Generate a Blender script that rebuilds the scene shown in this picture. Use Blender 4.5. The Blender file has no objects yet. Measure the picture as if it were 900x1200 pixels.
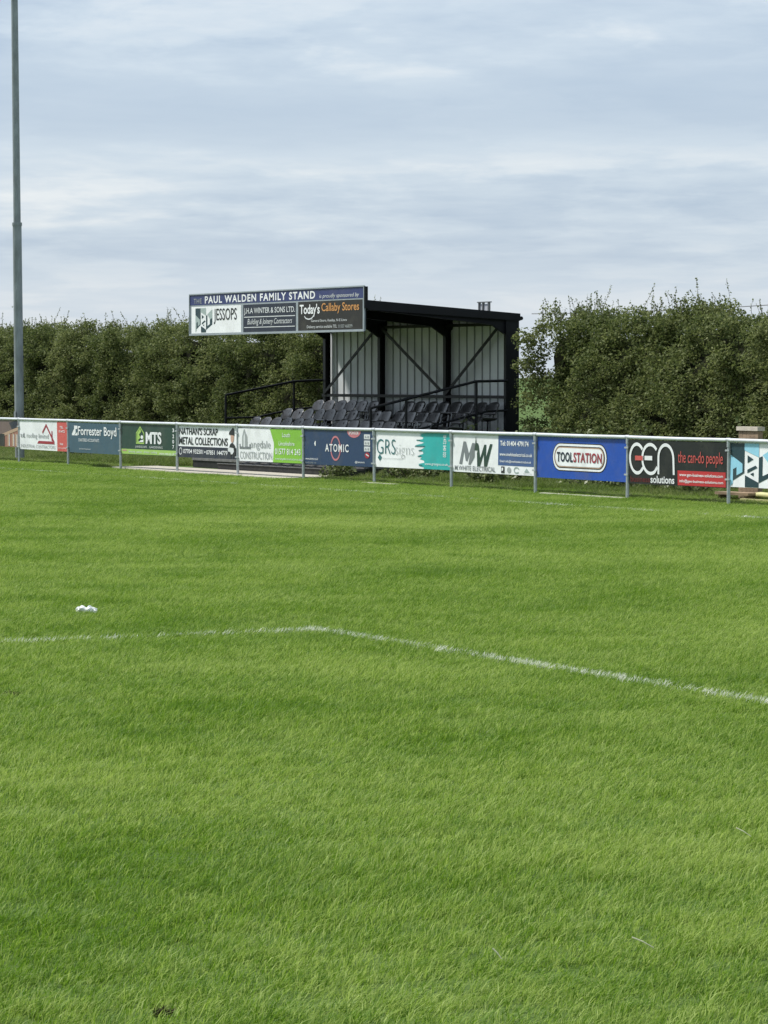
import bpy, bmesh, math, random
import numpy as np
from mathutils import Vector, Matrix

random.seed(7)
rng = np.random.default_rng(7)
sc = bpy.context.scene
col = sc.collection

# ------------------------------------------------------------------ camera
# x runs along the pitch-side barrier (to the right / nearer), y away from the pitch
YAW = 0.490
PITCH = math.atan(158.69 / 3943.65)
cam = bpy.data.cameras.new('camera')
cam.sensor_fit = 'HORIZONTAL'
cam.sensor_width = 36.0
cam.lens = 36.0 * 3943.65 / 900.0
cam.clip_start = 0.3
cam.clip_end = 20000
co = bpy.data.objects.new('camera', cam)
col.objects.link(co)
fwd = Vector((-math.cos(YAW) * math.cos(PITCH), math.sin(YAW) * math.cos(PITCH), -math.sin(PITCH)))
co.location = (0, 0, 1.89)
co.rotation_euler = fwd.to_track_quat('-Z', 'Y').to_euler()
sc.camera = co

# ------------------------------------------------------------------ sun, sky, exposure
SUN_DIR = Vector((-0.50, -0.36, 0.80)).normalized()      # towards the sun
elev = math.asin(SUN_DIR.z)
sl = bpy.data.lights.new('sun', 'SUN')
sl.energy = 2.75
sl.angle = math.radians(7.0)
sl.color = (1.0, 0.965, 0.91)
so = bpy.data.objects.new('sun', sl)
so.rotation_euler = (-SUN_DIR).to_track_quat('-Z', 'Y').to_euler()
so.location = (-40, 0, 60)
col.objects.link(so)

world = bpy.data.worlds.new('World')
sc.world = world
world.use_nodes = True
wt = world.node_tree
wt.nodes.clear()
def wn(t, **kw):
    n = wt.nodes.new(t)
    for k, v in kw.items():
        setattr(n, k, v)
    return n
def wl(a, b):
    wt.links.new(a, b)
def wmath(op, a, b=None, clamp=False):
    n = wn('ShaderNodeMath', operation=op, use_clamp=clamp)
    for i, s in enumerate((a, b)):
        if s is None:
            continue
        if isinstance(s, (int, float)):
            n.inputs[i].default_value = s
        else:
            wl(s, n.inputs[i])
    return n.outputs[0]
sky = wn('ShaderNodeTexSky', sky_type='NISHITA', sun_disc=False)
sky.sun_elevation = elev
sky.sun_rotation = math.atan2(SUN_DIR.x, SUN_DIR.y)
sky.air_density = 1.0
sky.dust_density = 1.5
tc = wn('ShaderNodeTexCoord')
sep = wn('ShaderNodeSeparateXYZ')
wl(tc.outputs['Generated'], sep.inputs[0])
zz = wmath('MAXIMUM', sep.outputs[2], 0.0)
zs = wmath('DIVIDE', zz, wmath('ADD', zz, 0.22))          # low layers foreshortened, high ones wide
def cloud(scale_h, scale_z, seed, detail, rough, dist=0.0):
    c = wn('ShaderNodeCombineXYZ')
    wl(wmath('MULTIPLY', sep.outputs[0], scale_h), c.inputs[0])
    wl(wmath('MULTIPLY', sep.outputs[1], scale_h), c.inputs[1])
    wl(wmath('ADD', wmath('MULTIPLY', zs, scale_z), seed), c.inputs[2])
    n = wn('ShaderNodeTexNoise')
    n.inputs['Scale'].default_value = 1.0
    n.inputs['Detail'].default_value = detail
    n.inputs['Roughness'].default_value = rough
    n.inputs['Distortion'].default_value = dist
    wl(c.outputs[0], n.inputs['Vector'])
    return n.outputs[0]
big = cloud(4.5, 12.0, 3.7, 3.0, 0.5, 0.3)
fine = cloud(20.0, 44.0, 1.3, 6.0, 0.55, 0.15)
wisp = cloud(42.0, 120.0, 8.1, 5.0, 0.58, 0.25)
# layers of stratocumulus: brightness by height above the horizon, its edges warped by noise
hw = wmath('ADD', zz, wmath('ADD', wmath('MULTIPLY', wmath('SUBTRACT', big, 0.5), 0.030), wmath('MULTIPLY', wmath('SUBTRACT', fine, 0.5), 0.016)))
prof = wn('ShaderNodeValToRGB')
pe = prof.color_ramp
pe.interpolation = 'B_SPLINE'
stops = ((0.00, 0.62), (0.10, 0.62), (0.16, 0.55), (0.21, 0.34), (0.26, 0.42), (0.31, 0.62), (0.345, 0.58), (0.39, 0.36), (0.47, 0.36), (0.54, 0.48), (0.64, 0.55), (0.80, 0.52))
pe.elements[0].position, pe.elements[0].color = stops[0][0], (stops[0][1],) * 3 + (1,)
pe.elements[1].position, pe.elements[1].color = stops[-1][0], (stops[-1][1],) * 3 + (1,)
for ps, val in stops[1:-1]:
    pe.elements.new(ps).color = (val, val, val, 1)
wl(wmath('MULTIPLY', hw, 5.5), prof.inputs[0])
amp = wn('ShaderNodeValToRGB')                             # ripples aloft, a smooth layer, puffs low down
ae = amp.color_ramp
ae.interpolation = 'EASE'
astops = ((0.00, 0.55), (0.17, 0.70), (0.30, 1.0), (0.38, 0.35), (0.47, 0.35), (0.54, 1.0), (0.80, 1.0))
ae.elements[0].position, ae.elements[0].color = astops[0][0], (astops[0][1],) * 3 + (1,)
ae.elements[1].position, ae.elements[1].color = astops[-1][0], (astops[-1][1],) * 3 + (1,)
for ps, val in astops[1:-1]:
    ae.elements.new(ps).color = (val, val, val, 1)
wl(wmath('MULTIPLY', hw, 5.5), amp.inputs[0])
puff = wn('ShaderNodeMapRange', interpolation_type='SMOOTHSTEP')
puff.inputs['From Min'].default_value = 0.47
puff.inputs['From Max'].default_value = 0.60
puff.inputs['To Min'].default_value = -0.06
puff.inputs['To Max'].default_value = 0.12
wl(cloud(17.0, 27.0, 5.9, 7.0, 0.56, 0.1), puff.inputs[0])
tex = wmath('ADD', wmath('MULTIPLY', wmath('SUBTRACT', fine, 0.5), 0.42), wmath('ADD', wmath('MULTIPLY', wmath('SUBTRACT', wisp, 0.5), 0.40), puff.outputs[0]))
mix = wmath('ADD', prof.outputs[0], wmath('ADD', wmath('MULTIPLY', wmath('MULTIPLY', tex, 0.72), amp.outputs[0]), wmath('MULTIPLY', wmath('SUBTRACT', big, 0.5), 0.30)))
ramp = wn('ShaderNodeValToRGB')
cr = ramp.color_ramp
cr.elements[0].position = 0.22
cr.elements[0].color = (0.228, 0.290, 0.376, 1)
cr.elements[1].position = 0.80
cr.elements[1].color = (0.475, 0.495, 0.510, 1)
e = cr.elements.new(0.50)
e.color = (0.334, 0.388, 0.448, 1)
wl(mix, ramp.inputs[0])
cl = wn('ShaderNodeVectorMath', operation='SCALE')
cl.inputs['Scale'].default_value = 10.0
wl(ramp.outputs[0], cl.inputs[0])
mx = wn('ShaderNodeMix', data_type='RGBA')
mx.inputs[0].default_value = 0.88
wl(sky.outputs[0], mx.inputs[6])
wl(cl.outputs[0], mx.inputs[7])
bg = wn('ShaderNodeBackground')
bg.inputs[1].default_value = 0.10
wl(mx.outputs[2], bg.inputs[0])
wo = wn('ShaderNodeOutputWorld')
wl(bg.outputs[0], wo.inputs[0])

vs = sc.view_settings
vs.view_transform = 'Standard'
vs.look = 'None'
vs.exposure = 0.85
vs.gamma = 1.0
vs.use_curve_mapping = False
sc.cycles.use_denoising = True
sc.cycles.denoising_prefilter = 'FAST'
sc.cycles.max_bounces = 6
sc.cycles.diffuse_bounces = 4
sc.cycles.glossy_bounces = 2
sc.cycles.transmission_bounces = 4
sc.cycles.caustics_reflective = False
sc.cycles.caustics_refractive = False

# ------------------------------------------------------------------ materials
MATS = {}
def pbr(name, rgb, rough=0.6, metal=0.0, var=0.12, scale=6.0, bump=0.0, spec=0.5, stretch=(1, 1, 1), dirt=None, dirt_amt=0.0):
    """Principled material whose colour is broken up by two noises, with optional dirt and bump."""
    m = bpy.data.materials.new(name)
    m.use_nodes = True
    nt = m.node_tree
    b = nt.nodes['Principled BSDF']
    b.inputs['Roughness'].default_value = rough
    b.inputs['Metallic'].default_value = metal
    b.inputs['Specular IOR Level'].default_value = spec
    tcn = nt.nodes.new('ShaderNodeTexCoord')
    mp = nt.nodes.new('ShaderNodeMapping')
    mp.inputs['Scale'].default_value = stretch
    nt.links.new(tcn.outputs['Object'], mp.inputs[0])
    n = nt.nodes.new('ShaderNodeTexNoise')
    n.inputs['Scale'].default_value = scale
    n.inputs['Detail'].default_value = 5.0
    n.inputs['Roughness'].default_value = 0.6
    nt.links.new(mp.outputs[0], n.inputs['Vector'])
    r = nt.nodes.new('ShaderNodeValToRGB')
    r.color_ramp.elements[0].position = 0.30
    r.color_ramp.elements[1].position = 0.70
    lo = [max(0, c * (1 - var)) for c in rgb]
    hi = [min(1, c * (1 + var)) for c in rgb]
    r.color_ramp.elements[0].color = (*lo, 1)
    r.color_ramp.elements[1].color = (*hi, 1)
    nt.links.new(n.outputs[0], r.inputs[0])
    out = r.outputs[0]
    if dirt:
        n2 = nt.nodes.new('ShaderNodeTexNoise')
        n2.inputs['Scale'].default_value = scale * 0.45
        n2.inputs['Detail'].default_value = 8.0
        n2.inputs['Roughness'].default_value = 0.7
        nt.links.new(mp.outputs[0], n2.inputs['Vector'])
        mr = nt.nodes.new('ShaderNodeMapRange')
        mr.inputs['From Min'].default_value = 0.50
        mr.inputs['From Max'].default_value = 0.75
        mr.inputs['To Max'].default_value = dirt_amt
        nt.links.new(n2.outputs[0], mr.inputs[0])
        mm = nt.nodes.new('ShaderNodeMix')
        mm.data_type = 'RGBA'
        mm.inputs[7].default_value = (*dirt, 1)
        nt.links.new(mr.outputs[0], mm.inputs[0])
        nt.links.new(out, mm.inputs[6])
        out = mm.outputs[2]
    nt.links.new(out, b.inputs['Base Color'])
    if bump:
        bp = nt.nodes.new('ShaderNodeBump')
        bp.inputs['Strength'].default_value = bump
        bp.inputs['Distance'].default_value = 0.02
        nt.links.new(n.outputs[0], bp.inputs['Height'])
        nt.links.new(bp.outputs[0], b.inputs['Normal'])
    MATS[name] = m
    return m

DIRT = (0.16, 0.15, 0.12)
def print_mat(name, rgb, rough=0.42):
    return pbr(name, rgb, rough=rough, var=0.07, scale=4.0, dirt=DIRT, dirt_amt=0.26, spec=0.35)

galv = pbr('galvanised_steel', (0.50, 0.53, 0.55), rough=0.42, metal=0.55, var=0.22, scale=9, dirt=(0.22, 0.23, 0.23), dirt_amt=0.35)
rail_m = pbr('white_painted_rail', (0.62, 0.65, 0.67), rough=0.38, metal=0.2, var=0.10, scale=4, dirt=(0.30, 0.31, 0.29), dirt_amt=0.3)
pole_m = pbr('weathered_galvanised_pole', (0.27, 0.30, 0.315), rough=0.55, metal=0.3, var=0.25, scale=7, stretch=(1, 1, 0.35), dirt=(0.15, 0.16, 0.16), dirt_amt=0.4)
black_steel = pbr('black_painted_steel', (0.0045, 0.0055, 0.008), rough=0.5, var=0.35, scale=5, dirt=(0.016, 0.017, 0.017), dirt_amt=0.4, spec=0.25)
roof_m = pbr('black_roof_sheet', (0.006, 0.007, 0.009), rough=0.55, var=0.3, scale=3, dirt=(0.022, 0.022, 0.02), dirt_amt=0.35, spec=0.25)
wall_m = pbr('pale_grey_wall_sheet', (0.64, 0.67, 0.68), rough=0.5, var=0.06, scale=2.0, dirt=(0.42, 0.43, 0.40), dirt_amt=0.30, stretch=(1, 1, 0.4))
shaded_rib_m = pbr('shaded_grey_wall_rib', (0.22, 0.235, 0.24), rough=0.5, var=0.12, scale=3.0)  # darker than the sheet: shade on the rib sides put into the colour
deck_m = pbr('dark_concrete_deck', (0.17, 0.17, 0.17), rough=0.85, var=0.3, scale=6, dirt=(0.05, 0.055, 0.04), dirt_amt=0.6)
plinth_m = pbr('black_plinth', (0.011, 0.012, 0.014), rough=0.6, var=0.4, scale=6, dirt=(0.07, 0.065, 0.05), dirt_amt=0.5)
conc = pbr('pale_concrete', (0.46, 0.43, 0.36), rough=0.9, var=0.16, scale=8, bump=0.2, dirt=(0.26, 0.25, 0.18), dirt_amt=0.45)
kerb_m = pbr('pale_edging', (0.50, 0.49, 0.38), rough=0.9, var=0.2, scale=8, dirt=(0.2, 0.22, 0.1), dirt_amt=0.6)
seat_m = pbr('black_seat_plastic', (0.036, 0.036, 0.038), rough=0.28, var=0.5, scale=3.5, dirt=(0.15, 0.15, 0.145), dirt_amt=0.6, spec=0.6)
seat_frame_m = pbr('grey_seat_frame', (0.20, 0.205, 0.21), rough=0.4, metal=0.6, var=0.2)
wood_m = pbr('weathered_timber', (0.28, 0.20, 0.13), rough=0.85, var=0.3, scale=4, stretch=(1, 1, 6), bump=0.3)
cap_m = pbr('pale_timber_cap', (0.58, 0.52, 0.43), rough=0.8, var=0.15, scale=8)
yellow_m = pbr('faded_yellow_plastic', (0.56, 0.54, 0.26), rough=0.5, var=0.12, scale=8)
cloth_m = pbr('white_cloth', (0.80, 0.81, 0.78), rough=0.9, var=0.06, scale=14, bump=0.3)
cable_m = pbr('cable_rubber', (0.10, 0.11, 0.12), rough=0.6)
vent_pale = pbr('pale_vent_panel', (0.52, 0.54, 0.58), rough=0.5)

P = {
    'white': print_mat('print_white', (0.86, 0.88, 0.89)),
    'offwhite': print_mat('print_pale_grey', (0.68, 0.71, 0.72)),
    'black': print_mat('print_black', (0.016, 0.017, 0.019)),
    'charcoal': print_mat('print_charcoal', (0.018, 0.020, 0.022)),
    'dgreen': print_mat('print_dark_green', (0.020, 0.055, 0.040)),
    'lime': print_mat('print_lime', (0.36, 0.56, 0.13)),
    'green': print_mat('print_bright_green', (0.24, 0.52, 0.055)),
    'slate': print_mat('print_slate_blue', (0.060, 0.115, 0.160)),
    'navy': print_mat('print_navy', (0.024, 0.052, 0.120)),
    'dnavy': print_mat('print_dark_navy', (0.017, 0.022, 0.042)),
    'royal': print_mat('print_royal_blue', (0.014, 0.075, 0.390)),
    'midblue': print_mat('print_mid_blue', (0.060, 0.115, 0.270)),
    'violet': print_mat('print_violet_blue', (0.034, 0.046, 0.150)),
    'teal': print_mat('print_teal', (0.030, 0.400, 0.380)),
    'dteal': print_mat('print_dark_teal', (0.030, 0.150, 0.160)),
    'red': print_mat('print_red', (0.520, 0.040, 0.045)),
    'coral': print_mat('print_coral_red', (0.60, 0.11, 0.10)),
    'crimson': print_mat('print_crimson', (0.34, 0.03, 0.05)),
    'maroon': print_mat('print_maroon', (0.13, 0.018, 0.022)),
    'pink': print_mat('print_faded_pink', (0.58, 0.20, 0.23)),
    'grey': print_mat('print_grey', (0.19, 0.21, 0.22)),
    'midgrey': print_mat('print_mid_grey', (0.36, 0.39, 0.39)),
    'sky': print_mat('print_sky_blue', (0.30, 0.62, 0.78)),
    'sage': print_mat('print_sage', (0.36, 0.44, 0.42)),
    'ink': print_mat('print_ink_teal', (0.020, 0.050, 0.062)),
    'orange': print_mat('print_orange', (0.62, 0.30, 0.10)),
    'brown': print_mat('print_brown_black', (0.019, 0.016, 0.015)),
    'skin': print_mat('print_skin', (0.56, 0.36, 0.27)),
    'brick': print_mat('print_brick', (0.32, 0.15, 0.11)),
    'tan': print_mat('print_tan', (0.46, 0.32, 0.22)),
    'rooftile': print_mat('print_roof_tile', (0.17, 0.12, 0.11)),
    'frame': pbr('aluminium_frame', (0.36, 0.40, 0.43), rough=0.4, metal=0.3, var=0.1),
}

def grass_mat(name, dark, mid, pale, trans=0.35, rough=0.55, scales=(0.33, 1.5, 7.0), island=0.25, span=(0.34, 0.68)):
    """Blade material: tint by patches in the turf and by the single blade, part of the light passes through."""
    m = bpy.data.materials.new(name)
    m.use_nodes = True
    nt = m.node_tree
    nt.nodes.clear()
    L = nt.links.new
    geo = nt.nodes.new('ShaderNodeNewGeometry')
    facs = []
    for s, seed in zip(scales, (0.0, 13.0, 31.0)):
        mp = nt.nodes.new('ShaderNodeMapping')
        mp.inputs['Location'].default_value = (seed, seed * 2, 0)
        mp.inputs['Scale'].default_value = (1, 1, 0.0)
        L(geo.outputs['Position'], mp.inputs[0])
        n = nt.nodes.new('ShaderNodeTexNoise')
        n.inputs['Scale'].default_value = s
        n.inputs['Detail'].default_value = 3.0
        n.inputs['Roughness'].default_value = 0.6
        L(mp.outputs[0], n.inputs['Vector'])
        facs.append(n.outputs[0])
    def ma(op, a, b):
        n = nt.nodes.new('ShaderNodeMath')
        n.operation = op
        for i, s in enumerate((a, b)):
            if isinstance(s, (int, float)):
                n.inputs[i].default_value = s
            else:
                L(s, n.inputs[i])
        return n.outputs[0]
    f = ma('ADD', ma('MULTIPLY', facs[0], 0.45), ma('ADD', ma('MULTIPLY', facs[1], 0.35), ma('MULTIPLY', facs[2], 0.20)))
    isl = ma('MULTIPLY', ma('SUBTRACT', geo.outputs['Random Per Island'], 0.5), island)
    f = ma('ADD', f, isl)
    r = nt.nodes.new('ShaderNodeValToRGB')
    r.color_ramp.elements[0].position = span[0]
    r.color_ramp.elements[0].color = (*dark, 1)
    r.color_ramp.elements[1].position = span[1]
    r.color_ramp.elements[1].color = (*pale, 1)
    e = r.color_ramp.elements.new(0.50)
    e.color = (*mid, 1)
    L(f, r.inputs[0])
    p = nt.nodes.new('ShaderNodeBsdfPrincipled')
    p.inputs['Roughness'].default_value = rough
    p.inputs['Specular IOR Level'].default_value = 0.22
    L(r.outputs[0], p.inputs['Base Color'])
    t = nt.nodes.new('ShaderNodeBsdfTranslucent')
    L(r.outputs[0], t.inputs[0])
    mxs = nt.nodes.new('ShaderNodeMixShader')
    mxs.inputs[0].default_value = trans
    L(p.outputs[0], mxs.inputs[1])
    L(t.outputs[0], mxs.inputs[2])
    o = nt.nodes.new('ShaderNodeOutputMaterial')
    L(mxs.outputs[0], o.inputs[0])
    return m

blade_m = grass_mat('grass_blade', (0.104, 0.212, 0.014), (0.202, 0.330, 0.032), (0.366, 0.472, 0.115), trans=0.45, scales=(0.22, 0.85, 4.0), island=0.32, span=(0.40, 0.605))
soil_m = grass_mat('turf_thatch', (0.050, 0.095, 0.014), (0.065, 0.115, 0.018), (0.085, 0.135, 0.028), trans=0.0, rough=0.9)
verge_m = grass_mat('rough_grass', (0.095, 0.155, 0.026), (0.165, 0.235, 0.050), (0.270, 0.300, 0.120), trans=0.42, island=0.4)
paint_m = grass_mat('line_paint', (0.62, 0.68, 0.50), (0.78, 0.80, 0.68), (0.86, 0.86, 0.80), trans=0.25, island=0.5)
leaf_m = grass_mat('hedge_leaf', (0.072, 0.099, 0.028), (0.138, 0.170, 0.052), (0.224, 0.252, 0.098), trans=0.42, rough=0.65, scales=(0.45, 1.5, 5.0), island=0.26, span=(0.40, 0.63))
leaf2_m = grass_mat('young_leaf', (0.095, 0.128, 0.040), (0.150, 0.190, 0.066), (0.225, 0.252, 0.105), trans=0.3, rough=0.5, scales=(0.5, 1.6, 5.0), island=0.35)
bramble_m = grass_mat('bramble_leaf', (0.070, 0.098, 0.030), (0.130, 0.170, 0.058), (0.220, 0.250, 0.110), trans=0.25, rough=0.45, scales=(0.5, 2.0, 6.0), island=0.5)
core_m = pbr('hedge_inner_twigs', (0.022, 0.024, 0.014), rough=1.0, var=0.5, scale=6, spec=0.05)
twig_m = pbr('twig_bark', (0.060, 0.045, 0.030), rough=0.9, var=0.3, scale=12)

# ------------------------------------------------------------------ helpers
def link(name, mesh, mat=None, parent=None):
    o = bpy.data.objects.new(name, mesh)
    col.objects.link(o)
    if mat is not None and len(mesh.materials) == 0:
        mesh.materials.append(mat)
    if parent is not None:
        o.parent = parent
        o.matrix_parent_inverse = parent_inv(parent)
    return o

def world_of(o):
    b = Matrix.LocRotScale(o.location, o.rotation_euler, o.scale)
    if o.parent is None:
        return b
    return world_of(o.parent) @ o.matrix_parent_inverse @ b

def parent_inv(p):
    return world_of(p).inverted()

def tag(o, label, cat, group=None, kind=None):
    if label:
        o['label'] = label
    if cat:
        o['category'] = cat
    if group:
        o['group'] = group
    if kind:
        o['kind'] = kind
    return o

def empty(name, loc, label, cat, group=None):
    o = bpy.data.objects.new(name, None)
    o.location = loc
    o.empty_display_size = 0.2
    col.objects.link(o)
    return tag(o, label, cat, group)

class MB:
    def __init__(self):
        self.v, self.f = [], []
    def add(self, vs, fs):
        n = len(self.v)
        self.v += [tuple(p) for p in vs]
        self.f += [tuple(i + n for i in q) for q in fs]
        return self
    def box(self, a, b, bev=0.0):
        x0, y0, z0 = a
        x1, y1, z1 = b
        vs = [(x0, y0, z0), (x1, y0, z0), (x1, y1, z0), (x0, y1, z0), (x0, y0, z1), (x1, y0, z1), (x1, y1, z1), (x0, y1, z1)]
        fs = [(0, 3, 2, 1), (4, 5, 6, 7), (0, 1, 5, 4), (1, 2, 6, 5), (2, 3, 7, 6), (3, 0, 4, 7)]
        return self.add(vs, fs)
    def tube(self, pts, r, n=8, r2=None, cap=True):
        pts = [Vector(p) for p in pts]
        m = len(pts)
        rings = []
        for i, p in enumerate(pts):
            d = (pts[min(i + 1, m - 1)] - pts[max(i - 1, 0)]).normalized()
            up = Vector((0, 0, 1)) if abs(d.z) < 0.9 else Vector((1, 0, 0))
            a = d.cross(up).normalized()
            b = d.cross(a).normalized()
            rr = r if r2 is None else r + (r2 - r) * i / (m - 1)
            rings.append([p + a * math.cos(2 * math.pi * k / n) * rr + b * math.sin(2 * math.pi * k / n) * rr for k in range(n)])
        vs = [q for ring in rings for q in ring]
        fs = []
        for i in range(m - 1):
            for k in range(n):
                k2 = (k + 1) % n
                fs.append((i * n + k, i * n + k2, (i + 1) * n + k2, (i + 1) * n + k))
        if cap:
            fs.append(tuple(range(n)))
            fs.append(tuple((m - 1) * n + k for k in reversed(range(n))))
        return self.add(vs, fs)
    def bar(self, p, q, w, h):
        """Rectangular bar from p to q."""
        p, q = Vector(p), Vector(q)
        d = (q - p).normalized()
        up = Vector((0, 0, 1)) if abs(d.z) < 0.95 else Vector((0, 1, 0))
        a = d.cross(up).normalized() * (w / 2)
        b = a.cross(d).normalized() * (h / 2)
        vs = [p - a - b, p + a - b, p + a + b, p - a + b, q - a - b, q + a - b, q + a + b, q - a + b]
        fs = [(0, 3, 2, 1), (4, 5, 6, 7), (0, 1, 5, 4), (1, 2, 6, 5), (2, 3, 7, 6), (3, 0, 4, 7)]
        return self.add(vs, fs)
    def prism(self, poly, axis, a, b):
        """Extrude a 2-D polygon along an axis; the 2-D pair is the other two axes in order."""
        n = len(poly)
        def mk(p, t):
            return {'x': (t, p[0], p[1]), 'y': (p[0], t, p[1]), 'z': (p[0], p[1], t)}[axis]
        vs = [mk(p, a) for p in poly] + [mk(p, b) for p in poly]
        fs = [tuple(range(n)), tuple(range(2 * n - 1, n - 1, -1))]
        for i in range(n):
            j = (i + 1) % n
            fs.append((i, j, n + j, n + i))
        return self.add(vs, fs)
    def mesh(self, name, mat=None, smooth=False):
        me = bpy.data.meshes.new(name)
        me.from_pydata(self.v, [], self.f)
        bm = bmesh.new()
        bm.from_mesh(me)
        bmesh.ops.recalc_face_normals(bm, faces=bm.faces)
        bm.to_mesh(me)
        bm.free()
        if mat:
            me.materials.append(mat)
        if smooth:
            me.shade_smooth()
        return me
    def build(self, name, mat, parent=None, smooth=False):
        return link(name, self.mesh(name, mat, smooth), None, parent)

def np_mesh(name, verts, quads=None, tris=None, mat=None):
    """Fast mesh from numpy arrays (quads and tris)."""
    me = bpy.data.meshes.new(name)
    nq = 0 if quads is None else len(quads)
    ntr = 0 if tris is None else len(tris)
    me.vertices.add(len(verts))
    me.vertices.foreach_set('co', np.asarray(verts, dtype=np.float32).ravel())
    loops = []
    starts = []
    k = 0
    if nq:
        loops.append(np.asarray(quads, dtype=np.int32).ravel())
        starts.append(np.arange(nq, dtype=np.int32) * 4)
        k = nq * 4
    if ntr:
        loops.append(np.asarray(tris, dtype=np.int32).ravel())
        starts.append(k + np.arange(ntr, dtype=np.int32) * 3)
    loops = np.concatenate(loops)
    starts = np.concatenate(starts)
    me.loops.add(len(loops))
    me.loops.foreach_set('vertex_index', loops)
    me.polygons.add(nq + ntr)
    me.polygons.foreach_set('loop_start', starts)
    me.update(calc_edges=True)
    if mat:
        me.materials.append(mat)
    return me

def blades(n, sx, sy, hmin, hmax, wmin, wmax, lean=(0.0, 0.0), spread=0.5, x0=0.0, y0=0.0, seed=1, clump=0.0):
    """n curved grass blades (a quad and a tip triangle each) in a rectangle; returns verts, quads, tris."""
    g = np.random.default_rng(seed)
    px = x0 + g.random(n) * sx
    py = y0 + g.random(n) * sy
    h = hmin + (hmax - hmin) * g.random(n) ** 1.3
    w = wmin + (wmax - wmin) * g.random(n)
    if clump:
        # uneven tufts a few centimetres across
        t = np.zeros(n)
        for k in range(9):
            a_ = g.random() * 6.28
            f_ = 28.0 * 1.28 ** k
            t += np.sin(px * f_ * np.cos(a_) + py * f_ * np.sin(a_) + g.random() * 6.28) / (1 + 0.15 * k)
        h = h * np.clip(1.0 + clump * t / 2.4, 0.35, 1.9)
    a = g.random(n) * 2 * np.pi
    dx, dy = np.cos(a) * w / 2, np.sin(a) * w / 2
    lx = lean[0] + g.normal(0, spread, n)
    ly = lean[1] + g.normal(0, spread, n)
    z0 = np.full(n, -0.004)
    v = np.empty((n, 5, 3))
    v[:, 0] = np.stack([px - dx, py - dy, z0], 1)
    v[:, 1] = np.stack([px + dx, py + dy, z0], 1)
    mx_, my_ = px + lx * h * 0.35, py + ly * h * 0.35
    zm = h * 0.58
    v[:, 2] = np.stack([mx_ + dx * 0.8, my_ + dy * 0.8, zm], 1)
    v[:, 3] = np.stack([mx_ - dx * 0.8, my_ - dy * 0.8, zm], 1)
    droop = 1.0 / np.sqrt(1 + 0.35 * (lx ** 2 + ly ** 2))
    v[:, 4] = np.stack([px + lx * h, py + ly * h, h * droop], 1)
    base = np.arange(n)[:, None] * 5
    quads = base + np.array([[0, 1, 2, 3]])
    tris = base + np.array([[3, 2, 4]])
    return v.reshape(-1, 3), quads, tris

def gn_scatter(obj, proto_coll):
    """Instance the prototypes of a collection on the vertices of obj, using its rot / scl / var attributes."""
    ng = bpy.data.node_groups.new('scatter', 'GeometryNodeTree')
    ng.interface.new_socket('Geometry', in_out='INPUT', socket_type='NodeSocketGeometry')
    ng.interface.new_socket('Geometry', in_out='OUTPUT', socket_type='NodeSocketGeometry')
    N = ng.nodes.new
    gi, go = N('NodeGroupInput'), N('NodeGroupOutput')
    ip = N('GeometryNodeInstanceOnPoints')
    ci = N('GeometryNodeCollectionInfo')
    ci.inputs['Collection'].default_value = proto_coll
    ci.inputs['Separate Children'].default_value = True
    ci.inputs['Reset Children'].default_value = True
    def attr(nm, dt):
        a = N('GeometryNodeInputNamedAttribute')
        a.data_type = dt
        a.inputs['Name'].default_value = nm
        return a.outputs['Attribute']
    L = ng.links.new
    m2p = N('GeometryNodeMeshToPoints')
    L(gi.outputs[0], m2p.inputs[0])
    L(m2p.outputs[0], ip.inputs['Points'])
    L(ci.outputs[0], ip.inputs['Instance'])
    ip.inputs['Pick Instance'].default_value = True
    L(attr('var', 'INT'), ip.inputs['Instance Index'])
    cv = N('ShaderNodeCombineXYZ')
    L(attr('rot', 'FLOAT'), cv.inputs[2])
    L(cv.outputs[0], ip.inputs['Rotation'])
    L(attr('scl', 'FLOAT_VECTOR'), ip.inputs['Scale'])
    L(ip.outputs[0], go.inputs[0])
    md = obj.modifiers.new('scatter', 'NODES')
    md.node_group = ng

def scatter_object(name, pts, rot, scl, var, coll):
    me = bpy.data.meshes.new(name)
    me.vertices.add(len(pts))
    me.vertices.foreach_set('co', np.asarray(pts, np.float32).ravel())
    me.attributes.new('rot', 'FLOAT', 'POINT').data.foreach_set('value', np.asarray(rot, np.float32))
    me.attributes.new('scl', 'FLOAT_VECTOR', 'POINT').data.foreach_set('vector', np.asarray(scl, np.float32).ravel())
    me.attributes.new('var', 'INT', 'POINT').data.foreach_set('value', np.asarray(var, np.int32))
    o = link(name, me)
    gn_scatter(o, coll)
    return o

# ------------------------------------------------------------------ measured layout (metres)
FENCE_Y = 27.71
POST_X0, POST_DX = -68.979, 2.778
RAIL_Z = 0.985
TOUCH_Y = 25.33
BOX_X, BOX_Y = -22.25, 11.21          # corner of the penalty area
SXL, SXR = -63.84, -56.06             # stand, left and right ends
SYF, SYB = 29.50, 32.75               # stand, roof front and back wall

# ------------------------------------------------------------------ ground
def ground_sheet():
    v, f = [], []
    xs = [-4000, -400, -110, -70, -40, -20, 0, 60, 400, 4000]
    ys = [-4000, -400, -60, -10, 10, 27, 60, 400, 4000]
    for y in ys:
        for x in xs:
            v.append((x, y, 0.0))
    for j in range(len(ys) - 1):
        for i in range(len(xs) - 1):
            a = j * len(xs) + i
            f.append((a, a + 1, a + 1 + len(xs), a + len(xs)))
    o = MB().add(v, f).build('ground', soil_m)
    tag(o, 'green football pitch turf running back to the barrier', 'ground', kind='structure')
ground_sheet()

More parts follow.
